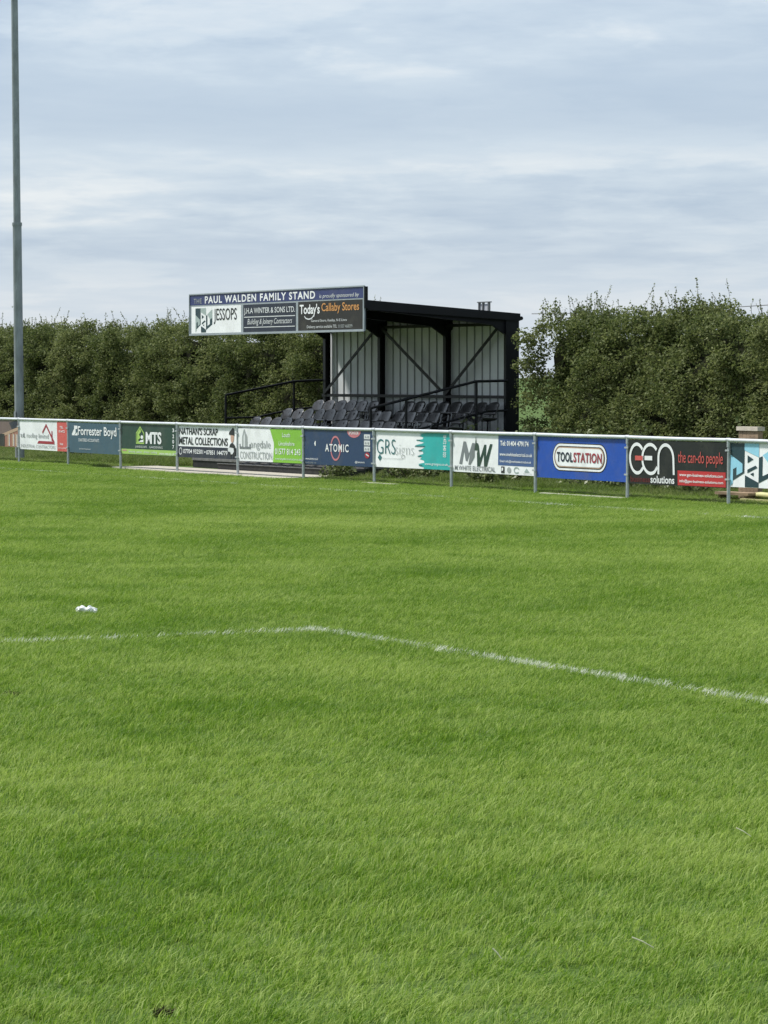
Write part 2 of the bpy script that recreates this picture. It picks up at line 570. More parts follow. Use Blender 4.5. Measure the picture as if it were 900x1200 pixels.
# grass on the pitch: eight half-metre turf patches laid over the whole pitch
turf = bpy.data.collections.new('turf_patches')
LEAN = (0.32, 0.54)
for k in range(8):
    v, q, t = blades(2500, 0.66, 0.66, 0.016, 0.052, 0.0024, 0.0048, LEAN, 0.55, -0.33, -0.33, seed=100 + k, clump=0.55)
    turf.objects.link(bpy.data.objects.new('turf_patch', np_mesh('turf_patch', v, q, t, blade_m)))
gx, gy = np.meshgrid(np.arange(-84, -3, 0.5), np.arange(-8, 29.4, 0.5))
gx, gy = gx.ravel(), gy.ravel()
gx = gx + rng.uniform(-.06, .06, gx.size)
gy = gy + rng.uniform(-.06, .06, gx.size)
ok = ~((gy > 27.16) & (gx > -65.2) & (gx < -55.1))
gx, gy = gx[ok], gy[ok]
pts = np.stack([gx, gy, np.zeros_like(gx)], 1)
hz = 0.92 + 0.14 * np.sin(gx * 1.7 + 2.1 * np.sin(gy * 0.9)) * np.cos(gy * 1.3 + gx * .4) + rng.uniform(-.12, .12, gx.size)
scl = np.stack([np.ones_like(hz), np.ones_like(hz), hz], 1)
o = scatter_object('pitch_grass', pts, rng.uniform(-.55, .55, gx.size), scl, rng.integers(0, 8, gx.size), turf)
tag(o, 'short mown green grass covering the football pitch', 'grass', kind='stuff')

# painted lines: white blades along the strip
def painted_line(name, p, q, width, dens, label, seed, breaks, wear=0.6):
    p, q = Vector((*p, 0)), Vector((*q, 0))
    d = (q - p)
    L = d.length
    d.normalize()
    nrm = Vector((-d.y, d.x, 0))
    n = int(L * width * dens)
    v, qd, tr = blades(n, L, width, 0.024, 0.056, 0.0032, 0.0062, (0, 0), 0.45, 0, -width / 2, seed=seed)
    g = np.random.default_rng(seed)
    # wear: keep a blade by a wavering density along the line
    s = v.reshape(-1, 5, 3)[:, 0, 0]
    wav = np.zeros_like(s)
    for fr, am in ((0.9, .3), (2.3, .3), (5.1, .25), (11.0, .25), (27.0, .25), (49.0, .2)):
        wav += am * np.sin(s * fr + g.random() * 6.28)
    keep = g.random(len(s)) < np.clip(breaks + wear * wav + 0.45 * np.exp(-s / 0.9), 0.03, 1)
    v = v.reshape(-1, 5, 3)[keep]
    m = len(v)
    X = p.x + v[:, :, 0] * d.x + v[:, :, 1] * nrm.x + LEAN[0] * v[:, :, 2]
    Y = p.y + v[:, :, 0] * d.y + v[:, :, 1] * nrm.y + LEAN[1] * v[:, :, 2]
    vv = np.stack([X, Y, v[:, :, 2]], 2).reshape(-1, 3)
    base = np.arange(m)[:, None] * 5
    o = link(name, np_mesh(name, vv, base + np.array([[0, 1, 2, 3]]), base + np.array([[3, 2, 4]]), paint_m))
    tag(o, label, 'pitch line', kind='structure')
painted_line('penalty_area_line', (BOX_X - 0.08, BOX_Y + 0.045), (-3.0, 10.63), 0.075, 9500, 'white painted penalty area line running to the right edge', 5, 0.50, 0.4)
painted_line('penalty_area_line', (BOX_X + .04, BOX_Y + .05), (BOX_X + .04, -8.0), 0.08, 7000, 'faint white painted penalty area line running to the left edge', 6, 0.42, 0.4)
painted_line('touchline', (-90, TOUCH_Y), (-3, TOUCH_Y), 0.10, 5000, 'broken white touchline in front of the advertising boards', 8, 0.40)

# ------------------------------------------------------------------ verge, path, edging behind the barrier
MB().prism([(-64.2, 27.85), (-60.5, 27.52), (-55.45, 27.40), (-55.45, 28.88), (-64.2, 28.88)], 'z', 0.0, 0.030).build('path', conc)['kind'] = 'structure'
for x0, x1 in ((-52.4, -51.2), (-46.3, -43.8)):
    o = MB().box((x0, 27.50, 0.0), (x1, 27.60, 0.036)).build('edging_strip', kerb_m)
    tag(o, None, None, kind='structure')

tall = bpy.data.collections.new('rough_grass_tufts')
for k in range(5):
    v, q, t = blades(420, 0.5, 0.5, 0.05, 0.20, 0.005, 0.010, (0.0, -0.15), 0.45, -0.25, -0.25, seed=300 + k)
    tall.objects.link(bpy.data.objects.new('rough_tuft', np_mesh('rough_tuft', v, q, t, verge_m)))
gx, gy = np.meshgrid(np.arange(-92, -38, 0.36), np.arange(28.0, 34, 0.36))
gx, gy = gx.ravel() + rng.uniform(-.15, .15, gx.size), gy.ravel() + rng.uniform(-.12, .12, gx.size)
ok = ~((gx > -64.9) & (gx < -55.3) & (gy < 33.2))
ok &= rng.random(gx.size) < 0.85
gx, gy = gx[ok], gy[ok]
s = rng.uniform(0.5, 1.1, gx.size) * np.where(gy < 28.8, 0.45, 0.9)
o = scatter_object('verge_grass', np.stack([gx, gy, 0 * gx], 1), rng.uniform(-3, 3, gx.size),
                   np.stack([np.ones_like(s), np.ones_like(s), s], 1), rng.integers(0, 5, gx.size), tall)
tag(o, 'rough darker grass on the verge between boards and hedge', 'grass', kind='stuff')

# ------------------------------------------------------------------ leaves
def leaf_cloud(pos, size, up_bias, g, aspect=0.62):
    """Kite-shaped, slightly folded leaves (two tris each as a quad) at the given positions."""
    n = len(pos)
    nrm = g.normal(0, 1, (n, 3))
    nrm[:, 2] += up_bias
    nrm /= np.linalg.norm(nrm, axis=1)[:, None]
    t = g.normal(0, 1, (n, 3))
    t -= (t * nrm).sum(1)[:, None] * nrm
    t /= np.linalg.norm(t, axis=1)[:, None]
    b = np.cross(nrm, t)
    s = size[:, None]
    v = np.empty((n, 4, 3))
    v[:, 0] = pos - t * s * 0.5
    v[:, 1] = pos + b * s * aspect * 0.5 + nrm * s * 0.10
    v[:, 2] = pos + t * s * 0.5
    v[:, 3] = pos - b * s * aspect * 0.5 + nrm * s * 0.10
    return v.reshape(-1, 3), np.arange(n * 4).reshape(n, 4)

def vnoise(x, y, seed):
    g = np.random.default_rng(seed)
    out = np.zeros_like(x)
    for k in range(14):
        a = g.random() * 6.28
        f = 0.5 * 1.32 ** k
        out += np.sin(x * f * np.cos(a) + y * f * np.sin(a) + g.random() * 6.28) / (1 + 0.32 * k)
    return out / 4.0

def hedge(name, label, x0, x1, yf, depth, htop, seed, dens=2300, shoots=26.0, taper=(0.0, 0.0)):
    g = np.random.default_rng(seed)
    L = x1 - x0
    root = empty(name, ((x0 + x1) / 2, yf + depth / 2, 0), label, 'hedge')
    def top(x):
        e = np.ones_like(x)
        if taper[0]:
            e *= np.clip((x - x0) / taper[0], 0.0, 1) ** 0.5 * 0.35 + 0.65
        if taper[1]:
            e *= np.clip((x1 - x) / taper[1], 0.0, 1) ** 0.5 * 0.35 + 0.65
        return htop * e + 0.30 * vnoise(x * 1.1, 0 * x, seed + 1)
    def front(x, z):
        # lumpy face, leaning back a little towards the top and tucked in at the foot
        rel = z / htop
        return yf + 0.58 * vnoise(x * 1.25, z * 1.5, seed + 2) + 0.26 * vnoise(x * 3.1, z * 3.4, seed + 9) + 0.55 * np.clip(rel - 0.72, 0, 1) ** 1.5 * 3.0 + 0.25 * np.clip(0.18 - rel, 0, 1) / 0.18
    # clump centres all over the face, the top and the right and left ends
    n = int(L * htop * 24)
    cx = x0 + g.random(n) * L
    cz = g.random(n) ** 0.9 * 1.0
    cz = 0.06 + cz * (top(cx) - 0.05)
    cy = front(cx, cz) + np.abs(g.normal(0, 0.16, n))
    m = int(L * depth * 13)
    tx = x0 + g.random(m) * L
    ty = yf + 0.3 + g.random(m) * (depth - 0.3)
    tz = top(tx) - 0.14 + g.normal(0, 0.13, m)
    tz -= 0.22 * np.clip((yf + 0.75 - ty) / 0.5, 0, 1)
    ne = int(depth * htop * 15)
    ex = np.where(g.random(ne) < 0.5, x0, x1) + g.normal(0, 0.12, ne)
    ey = yf + g.random(ne) * depth
    ez = g.random(ne) * (top(ex) - 0.1) + 0.05
    cx, cy, cz = np.concatenate([cx, tx, ex]), np.concatenate([cy, ty, ey]), np.concatenate([cz, tz, ez])
    r = 0.07 + 0.26 * g.random(len(cx)) ** 1.5
    per = np.maximum(6, (dens * 0.046 * (r / 0.2) ** 2)).astype(int)
    idx = np.repeat(np.arange(len(cx)), per)
    d = g.normal(0, 1, (len(idx), 3))
    d /= np.linalg.norm(d, axis=1)[:, None]
    rad = g.random(len(idx)) ** 0.5
    pos = np.stack([cx[idx], cy[idx], cz[idx]], 1) + d * (r[idx] * rad)[:, None] * np.array([1.2, 1.0, 0.75])
    pos = pos[pos[:, 2] > 0.02]
    v, q = leaf_cloud(pos, g.uniform(0.034, 0.080, len(pos)), 0.9, g)
    link('foliage', np_mesh('hedge_foliage', v, q, None, leaf_m), None, root)['kind'] = 'stuff'
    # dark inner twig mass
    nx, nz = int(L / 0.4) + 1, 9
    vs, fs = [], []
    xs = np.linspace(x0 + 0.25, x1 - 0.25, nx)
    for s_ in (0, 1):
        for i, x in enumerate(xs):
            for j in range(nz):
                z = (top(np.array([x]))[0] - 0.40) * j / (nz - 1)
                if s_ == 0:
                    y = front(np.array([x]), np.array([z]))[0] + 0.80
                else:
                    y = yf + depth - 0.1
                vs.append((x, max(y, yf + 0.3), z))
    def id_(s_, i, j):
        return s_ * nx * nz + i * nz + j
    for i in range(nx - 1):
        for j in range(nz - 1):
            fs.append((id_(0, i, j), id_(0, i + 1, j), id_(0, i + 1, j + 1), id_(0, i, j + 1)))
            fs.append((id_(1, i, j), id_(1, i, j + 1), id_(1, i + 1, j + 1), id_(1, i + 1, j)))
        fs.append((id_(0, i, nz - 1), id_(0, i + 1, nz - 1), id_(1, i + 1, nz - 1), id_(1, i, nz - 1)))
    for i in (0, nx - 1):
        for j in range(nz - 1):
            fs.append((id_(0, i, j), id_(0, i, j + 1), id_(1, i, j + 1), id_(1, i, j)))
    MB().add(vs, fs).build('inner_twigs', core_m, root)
    # upright shoots above the clipped top
    tb = MB()
    lp, ls = [], []
    for k in range(int(L * shoots)):
        x = x0 + g.random() * (L - (1.2 if taper[1] else 0.0))
        if g.random() > 0.55 + 0.9 * float(vnoise(np.array([x * 2.6]), np.array([0.0]), seed + 77)[0]):
            continue
        y = yf + 0.35 + g.random() * (depth - 0.4)
        hgt = g.uniform(0.14, 0.36) if g.random() < 0.86 else g.uniform(0.36, 0.66)
        z = float(top(np.array([x]))[0]) - 0.12
        lean = g.normal(0, 0.30, 2)
        p = [(x + lean[0] * hgt * t + 0.05 * math.sin(3.5 * t + k), y + lean[1] * hgt * t, z + (hgt + 0.1) * t) for t in (0, .33, .66, 1)]
        tb.tube(p, 0.006, 4, 0.003, cap=False)
        for t in np.linspace(0.05, 1.0, int(hgt * 52)):
            i = min(int(t * 3), 2)
            a, b = Vector(p[i]), Vector(p[i + 1])
            c = a.lerp(b, t * 3 - i)
            lp.append((c.x + g.normal(0, .022 * (1.5 - t)), c.y + g.normal(0, .022 * (1.5 - t)), c.z + g.normal(0, .012)))
            ls.append(g.uniform(0.032, 0.062))
    tb.build('shoot_stems', twig_m, root)['kind'] = 'stuff'
    v, q = leaf_cloud(np.array(lp), np.array(ls), 0.5, g)
    link('shoot_leaves', np_mesh('shoot_leaves', v, q, None, leaf2_m), None, root)['kind'] = 'stuff'
    return root

hedge('hawthorn_hedge', 'long dark green hedge behind the floodlight pole, left of the stand', -90.0, -63.4, 33.55, 1.7, 3.05, 21, taper=(0.0, 2.0))
hedge('hawthorn_hedge', 'tall bushy green hedge between the stand and the timber post box', -55.15, -46.6, 32.1, 1.8, 2.98, 47, taper=(0.3, 0.0))
hedge('hawthorn_hedge', 'green hedge filling the far right edge behind the timber post box', -46.35, -39.5, 31.55, 1.8, 2.94, 64)

def shrub(name, label, cat, x, y, w, d, h, n, seed, size=(0.05, 0.095), mat=None):
    g = np.random.default_rng(seed)
    root = empty(name, (x, y, 0), label, cat)
    st = MB()
    lp = []
    k = max(5, int(w * 9))
    for i in range(k):
        a = g.random() * 6.28
        rr = g.random() ** 0.5
        tx, ty = x + math.cos(a) * rr * w / 2, y + math.sin(a) * rr * d / 2
        th = h * (1.0 - 0.45 * rr ** 2) * g.uniform(0.65, 1.1)
        p = [(x + (tx - x) * 0.35, y + (ty - y) * 0.35, 0), (x + (tx - x) * .75, y + (ty - y) * .75, th * .55), (tx, ty, th)]
        st.tube(p, 0.009, 4, 0.004, cap=False)
        for j in range(n // k):
            t = g.random() ** 0.7
            q = Vector(p[0]).lerp(Vector(p[1]), t * 2) if t < .5 else Vector(p[1]).lerp(Vector(p[2]), t * 2 - 1)
            lp.append((q.x + g.normal(0, .085), q.y + g.normal(0, .085), max(0.03, q.z + g.normal(0, .055))))
    st.build('stems', twig_m, root)['kind'] = 'stuff'
    lp = np.array(lp)
    v, q = leaf_cloud(lp, g.uniform(size[0], size[1], len(lp)), 1.2, g, 0.7)
    link('foliage', np_mesh('shrub_foliage', v, q, None, mat or bramble_m), None, root)['kind'] = 'stuff'
    return root

# ------------------------------------------------------------------ covered stand
stand = empty('covered_stand', ((SXL + SXR) / 2, SYF, 0), 'small black steel covered stand with pale ribbed back wall and raked seating', 'stand')
COLX = (-63.78, -61.31, -58.53, -56.12)
def roof_z(y):                                   # top of the roof sheet, falling to the back
    return 3.318 + (3.092 - 3.318) * (y - 29.5) / (32.83 - 29.5)
TREAD0, RISE, GO, ROW0 = 0.20, 0.176, 0.742, 29.83
def tread_z(k):
    return TREAD0 + RISE * k
for i, x in enumerate(COLX):
    w = 0.055
    m = MB()
    zt = roof_z(32.7) - 0.10
    for yy in (32.585, 32.695):                  # flanges and web of an I-section
        m.box((x - w, yy - 0.008, 0.0), (x + w, yy + 0.008, zt))
    m.box((x - 0.012, 32.593, 0.0), (x + 0.012, 32.687, zt))
    m.box((x - 0.10, 32.50, 0.0), (x + 0.10, 32.56, 0.02))
    c = m.build('column', black_steel, stand)
    # cantilever rafter with deep haunch at the column
    m = MB()
    poly = [(29.56, roof_z(29.56) - 0.05), (32.80, roof_z(32.8) - 0.05), (32.80, roof_z(32.8) - 0.22),
            (32.58, roof_z(32.6) - 0.42), (32.25, roof_z(32.25) - 0.235), (29.56, roof_z(29.56) - 0.15)]
    m.prism(poly, 'x', x - 0.035, x + 0.035)
    m.bar((x, 29.56, roof_z(29.56) - 0.155), (x, 32.25, roof_z(32.25) - 0.24), 0.11, 0.014)
    m.build('rafter', black_steel, stand)
# purlins
for y in (29.75, 30.4, 31.1, 31.8, 32.45):
    MB().box((SXL - 0.02, y - 0.03, roof_z(y) - 0.052), (SXR + 0.02, y + 0.03, roof_z(y) - 0.026)).build('purlin', black_steel, stand)
# ribbed roof sheets, each a metre wide
def ribbed(xa, xb, pitch, depth, rib):
    """Trapezoidal profile (x, offset) from xa to xb."""
    pr = [(xa, 0.0)]
    x = xa + pitch * 0.5
    while x + rib < xb:
        pr += [(x - rib * .75, 0.0), (x - rib * .4, depth), (x + rib * .4, depth), (x + rib * .75, 0.0)]
        x += pitch
    pr.append((xb, 0.0))
    return pr
nsheet = 8
for i in range(nsheet):
    xa = SXL - 0.06 + (SXR - SXL + 0.10) * i / nsheet
    xb = SXL - 0.06 + (SXR - SXL + 0.10) * (i + 1) / nsheet - 0.002
    pr = ribbed(xa, xb, 0.25, 0.024, 0.04)
    ya, yb = 29.54, 32.83
    vs = [(x, ya, roof_z(ya) - 0.024 + o_) for x, o_ in pr] + [(x, yb, roof_z(yb) - 0.024 + o_) for x, o_ in pr]
    n = len(pr)
    MB().add(vs, [(j, j + 1, n + j + 1, n + j) for j in range(n - 1)]).build('roof_sheet', roof_m, stand)
for x in (SXL - 0.072, SXR + 0.046):             # barge flashing at the gable ends
    MB().prism([(29.532, roof_z(29.53) + 0.012), (32.85, roof_z(32.85) + 0.012), (32.85, roof_z(32.85) - 0.13), (29.532, roof_z(29.53) - 0.17)], 'x', x - 0.006, x + 0.006).build('barge_board', roof_m, stand)
MB().box((SXL - 0.06, 29.515, roof_z(29.53) - 0.19), (SXR + 0.04, 29.53, roof_z(29.53) + 0.012)).build('fascia', black_steel, stand)
m = MB()
m.tube([(SXL - 0.05, 32.895, roof_z(32.9) - 0.075), (SXR + 0.02, 32.895, roof_z(32.9) - 0.075)], 0.038, 8)
m.build('gutter', black_steel, stand)
# back wall: three ribbed panels between the columns
for i in range(3):
    xa, xb = COLX[i] - (0.05 if i == 0 else 0), COLX[i + 1] + (0.04 if i == 2 else 0) - 0.003
    z0, z1 = 0.45, roof_z(32.75) - 0.06
    wp = MB().box((xa, SYB + 0.005, z0), (xb, SYB + 0.012, z1)).build('wall_panel', wall_m, stand)
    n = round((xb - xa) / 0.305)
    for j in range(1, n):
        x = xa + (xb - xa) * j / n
        MB().prism([(x - 0.018, SYB + 0.003), (x - 0.010, SYB - 0.014), (x + 0.010, SYB - 0.014), (x + 0.018, SYB + 0.003)], 'z', z0, z1).build('rib', shaded_rib_m, wp)
MB().box((SXL, 32.55, 1.465), (SXR, 32.578, 1.525)).build('sheeting_rail', black_steel, stand)
MB().box((SXL, 32.55, 2.87), (SXR, 32.578, 2.93)).build('sheeting_rail', black_steel, stand)
MB().prism([(32.55, 0), (32.84, 0), (32.84, roof_z(32.8) - 0.13), (32.55, roof_z(32.6) - 0.13)], 'x', SXR + 0.005, SXR + 0.02).build('corner_flashing', black_steel, stand)
# wind braces
for (xa, za, xb, zb) in ((-63.70, 1.53, -61.38, 2.86), (-61.20, 2.93, -58.62, 1.63), (-58.42, 1.53, -56.22, 2.90)):
    MB().bar((xa, 32.53, za), (xb, 32.53, zb), 0.02, 0.062).build('brace', black_steel, stand)
# raked deck: four treads with risers
for k in range(4):
    ya = ROW0 - 0.33 + GO * k
    yb = ya + GO if k < 3 else 32.55
    MB().box((SXL + 0.02, ya, tread_z(k) - 0.05), (SXR - 0.02, yb + 0.02, tread_z(k))).build('tread', deck_m, stand)
    MB().box((SXL + 0.03, ya + 0.02, tread_z(k) - RISE - 0.02), (SXR - 0.03, ya + 0.045, tread_z(k) - 0.052)).build('riser', plinth_m, stand)
MB().box((SXL + 0.03, ROW0 - 0.20, 0), (SXL + 0.08, 32.5, 0.18)).build('side_beam', plinth_m, stand)
MB().box((SXR - 0.08, ROW0 - 0.20, 0), (SXR - 0.03, 32.5, 0.18)).build('side_beam', plinth_m, stand)
# front step in front of the deck, with a lipped edge on small brackets
MB().box((-61.33, 28.92, 0), (SXR + 0.1, 29.47, 0.135)).build('front_step', plinth_m, stand)
MB().box((-61.33, 28.90, 0.137), (SXR + 0.1, 28.94, 0.150)).build('step_edge', seat_frame_m, stand)
MB().box((-61.0, 29.48, 0.22), (SXR, 29.50, 0.255)).build('deck_edge', seat_frame_m, stand)
for i in range(10):
    x = -60.8 + i * 0.5
    MB().bar((x, 29.20, 0.137), (x + 0.16, 29.47, 0.235), 0.03, 0.03).build('bracket', seat_frame_m, stand)
# guard rails at both ends
def guard(pts_top, pts_low, posts, x):
    MB().tube(pts_top, 0.026, 8).build('handrail', black_steel, stand)
    MB().tube(pts_low, 0.022, 8).build('guard_rail', black_steel, stand)
    for y, zb, zt in posts:
        MB().tube([(x, y, zb), (x, y, zt)], 0.026, 8).build('guard_post', black_steel, stand)
gx_ = SXL - 0.02
guard([(gx_, 30.30, 1.50), (gx_, 31.90, 1.787), (gx_, 32.58, 1.815)], [(gx_, 30.30, 1.02), (gx_, 31.0, 1.03), (gx_, 31.90, 1.20), (gx_, 32.58, 1.25)],
      ((30.30, 0.2, 1.50), (31.90, 0.2, 1.787)), gx_)
gx_ = SXR + 0.03
guard([(gx_, 29.60, 1.295), (gx_, 31.88, 1.797), (gx_, 32.58, 1.812)], [(gx_, 29.60, 0.66), (gx_, 30.64, 0.89), (gx_, 32.13, 1.225), (gx_, 32.58, 1.24)],
      ((29.60, 0.0, 1.295), (30.36, 0.2, 1.45), (31.89, 0.2, 1.797)), gx_)

# ------------------------------------------------------------------ stand seats
def seat_back_mesh():
    nu, nw = 8, 7
    vs, fs = [], []
    for side in (0, 1):
        for j in range(nw):
            w = j / (nw - 1)
            for i in range(nu + 1):
                u = -1 + 2 * i / nu
                half = 0.224 * (1 - 0.30 * max(0, (w - 0.72) / 0.28) ** 2.5) * (0.90 + 0.10 * min(1, w / 0.4))
                zc = 0.245 * w - 0.024 * (abs(u) ** 3) * max(0, (w - 0.5) / 0.5)
                y = 0.10 * w - 0.048 * abs(u) ** 2.2 * (1 - 0.35 * w) + (0.018 if side else 0)
                vs.append((u * half, y, zc))
    row = nu + 1
    off = row * nw
    for j in range(nw - 1):
        for i in range(nu):
            a = j * row + i
            fs.append((a, a + 1, a + 1 + row, a + row))
            fs.append((off + a, off + a + row, off + a + 1 + row, off + a + 1))
    for i in range(nu):
        a = (nw - 1) * row + i
        fs.append((a, a + 1, off + a + 1, off + a))
        fs.append((i, off + i, off + i + 1, i + 1))
    for j in range(nw - 1):
        for i in (0, nu):
            a = j * row + i
            fs.append((a, a + row, off + a + row, off + a))
    return MB().add(vs, fs).mesh('seat_back', seat_m, True)

def seat_pan_mesh():
    nu, nd = 8, 6
    vs, fs = [], []
    for side in (0, 1):
        for j in range(nd + 1):
            t = j / nd                                    # 0 at the back, 1 at the front lip
            for i in range(nu + 1):
                u = -1 + 2 * i / nu
                half = 0.205 * (1 - 0.12 * max(0, (t - 0.7) / 0.3) ** 2)
                z = 0.045 * abs(u) ** 2.5 + 0.02 * t - 0.06 * max(0, (t - 0.8) / 0.2) ** 2 - (0.02 if side else 0)
                vs.append((u * half, -0.37 * t + 0.01, z))
    row = nu + 1
    off = row * (nd + 1)
    for j in range(nd):
        for i in range(nu):
            a = j * row + i
            fs.append((a, a + 1, a + 1 + row, a + row))
            fs.append((off + a, off + a + row, off + a + 1 + row, off + a + 1))
    for j in range(nd):
        for i in (0, nu):
            a = j * row + i
            fs.append((a, a + row, off + a + row, off + a))
    for i in range(nu):
        a = nd * row + i
        fs.append((a, a + 1, off + a + 1, off + a))
    return MB().add(vs, fs).mesh('seat_pan', seat_m, True)

def seat_frame_mesh(open_frame=False):
    m = MB()
    m.box((-0.03, -0.20, 0.0), (0.03, -0.02, 0.012))
    m.tube([(0, -0.10, 0.01), (0, -0.08, 0.30)], 0.018, 6)
    m.tube([(0, -0.08, 0.30), (0, 0.035, 0.36), (0, 0.075, 0.60)], 0.014, 6)
    m.bar((-0.17, -0.12, 0.305), (0.17, -0.12, 0.305), 0.03, 0.02)
    if open_frame:
        m.tube([(-0.20, -0.02, 0.30), (-0.20, 0.03, 0.60), (-0.17, 0.035, 0.64), (0.17, 0.035, 0.64), (0.20, 0.03, 0.60), (0.20, -0.02, 0.30)], 0.013, 6)
        m.tube([(-0.20, -0.02, 0.31), (0.20, -0.02, 0.31)], 0.013, 6)
    return m.mesh('seat_support', seat_frame_m if open_frame else black_steel)
SB, SP, SF, SFO = seat_back_mesh(), seat_pan_mesh(), seat_frame_mesh(), seat_frame_mesh(True)
ROWN = ('front row', 'second row', 'third row', 'back row')
def ordinal(n):
    return {1: 'first', 2: 'second', 3: 'third', 4: 'fourth', 5: 'fifth', 6: 'sixth', 7: 'seventh', 8: 'eighth', 9: 'ninth', 10: 'tenth', 11: 'eleventh', 12: 'twelfth', 13: 'thirteenth', 14: 'fourteenth', 15: 'fifteenth', 16: 'sixteenth'}[n]
AISLE = (-61.05, -60.05)
def rowx(k):
    xs = [SXL + 0.24 + 0.494 * i for i in range(16)]
    return [x for x in xs if x < SXR - 0.08]
open_frames = {(2, 7), (1, 6), (1, 7), (1, 13), (2, 14), (1, 14)}
for k in range(4):
    n = 0
    for i, x in enumerate(rowx(k)):
        if k == 3 and i in (6, 7):
            continue                                       # gangway gap in the back row
        if k == 0 and i > 12:
            continue
        n += 1
        y = ROW0 + 0.27 + GO * k + rng.uniform(-.012, .012)
        bare = (k, i) in open_frames
        if bare:
            r = empty('seat_frame', (x, y, tread_z(k)), f'bare grey tube seat frame, {ordinal(n)} place from the left in the {ROWN[k]}', 'seat frame', 'bare seat frames in the stand')
        else:
            r = empty('stadium_seat', (x, y, tread_z(k)), f'dark plastic bucket seat, {ordinal(n)} place from the left in the {ROWN[k]} of the stand', 'seat', 'seats in the stand')
        r.rotation_euler.z = rng.uniform(-.03, .03)
        c = bpy.data.objects.new('support', SFO if bare else SF)
        col.objects.link(c)
        c.parent = r
        if not bare:
            tilt = rng.uniform(-.05, .05)
            b = bpy.data.objects.new('backrest', SB)
            b.location = (0, 0, 0.425)
            b.rotation_euler = (tilt, 0, 0)
            p = bpy.data.objects.new('seat_pan', SP)
            p.location = (0, 0, 0.325)
            for c in (b, p):
                col.objects.link(c)
                c.parent = r

# ------------------------------------------------------------------ flat print on boards
_tcache = {}
def text_shape(s, bold, shear, spacing):
    key = (s, bold, shear, spacing)
    if key in _tcache:
        return _tcache[key]
    cu = bpy.data.curves.new('lettering', 'FONT')
    cu.body = s
    cu.offset = bold
    cu.shear = shear
    cu.space_character = spacing
    cu.resolution_u = 3
    ob = bpy.data.objects.new('lettering', cu)
    col.objects.link(ob)
    dg = bpy.context.evaluated_depsgraph_get()
    me = bpy.data.meshes.new_from_object(ob.evaluated_get(dg))
    bpy.data.objects.remove(ob)
    bpy.data.curves.remove(cu)
    n = len(me.vertices)
    c = np.empty(n * 3, np.float32)
    me.vertices.foreach_get('co', c)
    c = c.reshape(n, 3)
    lo, hi = c.min(0), c.max(0)
    c = (c - lo) / np.maximum(hi - lo, 1e-6)
    fs = [tuple(p.vertices) for p in me.polygons]
    bpy.data.meshes.remove(me)
    _tcache[key] = (c[:, :2], fs)
    return _tcache[key]

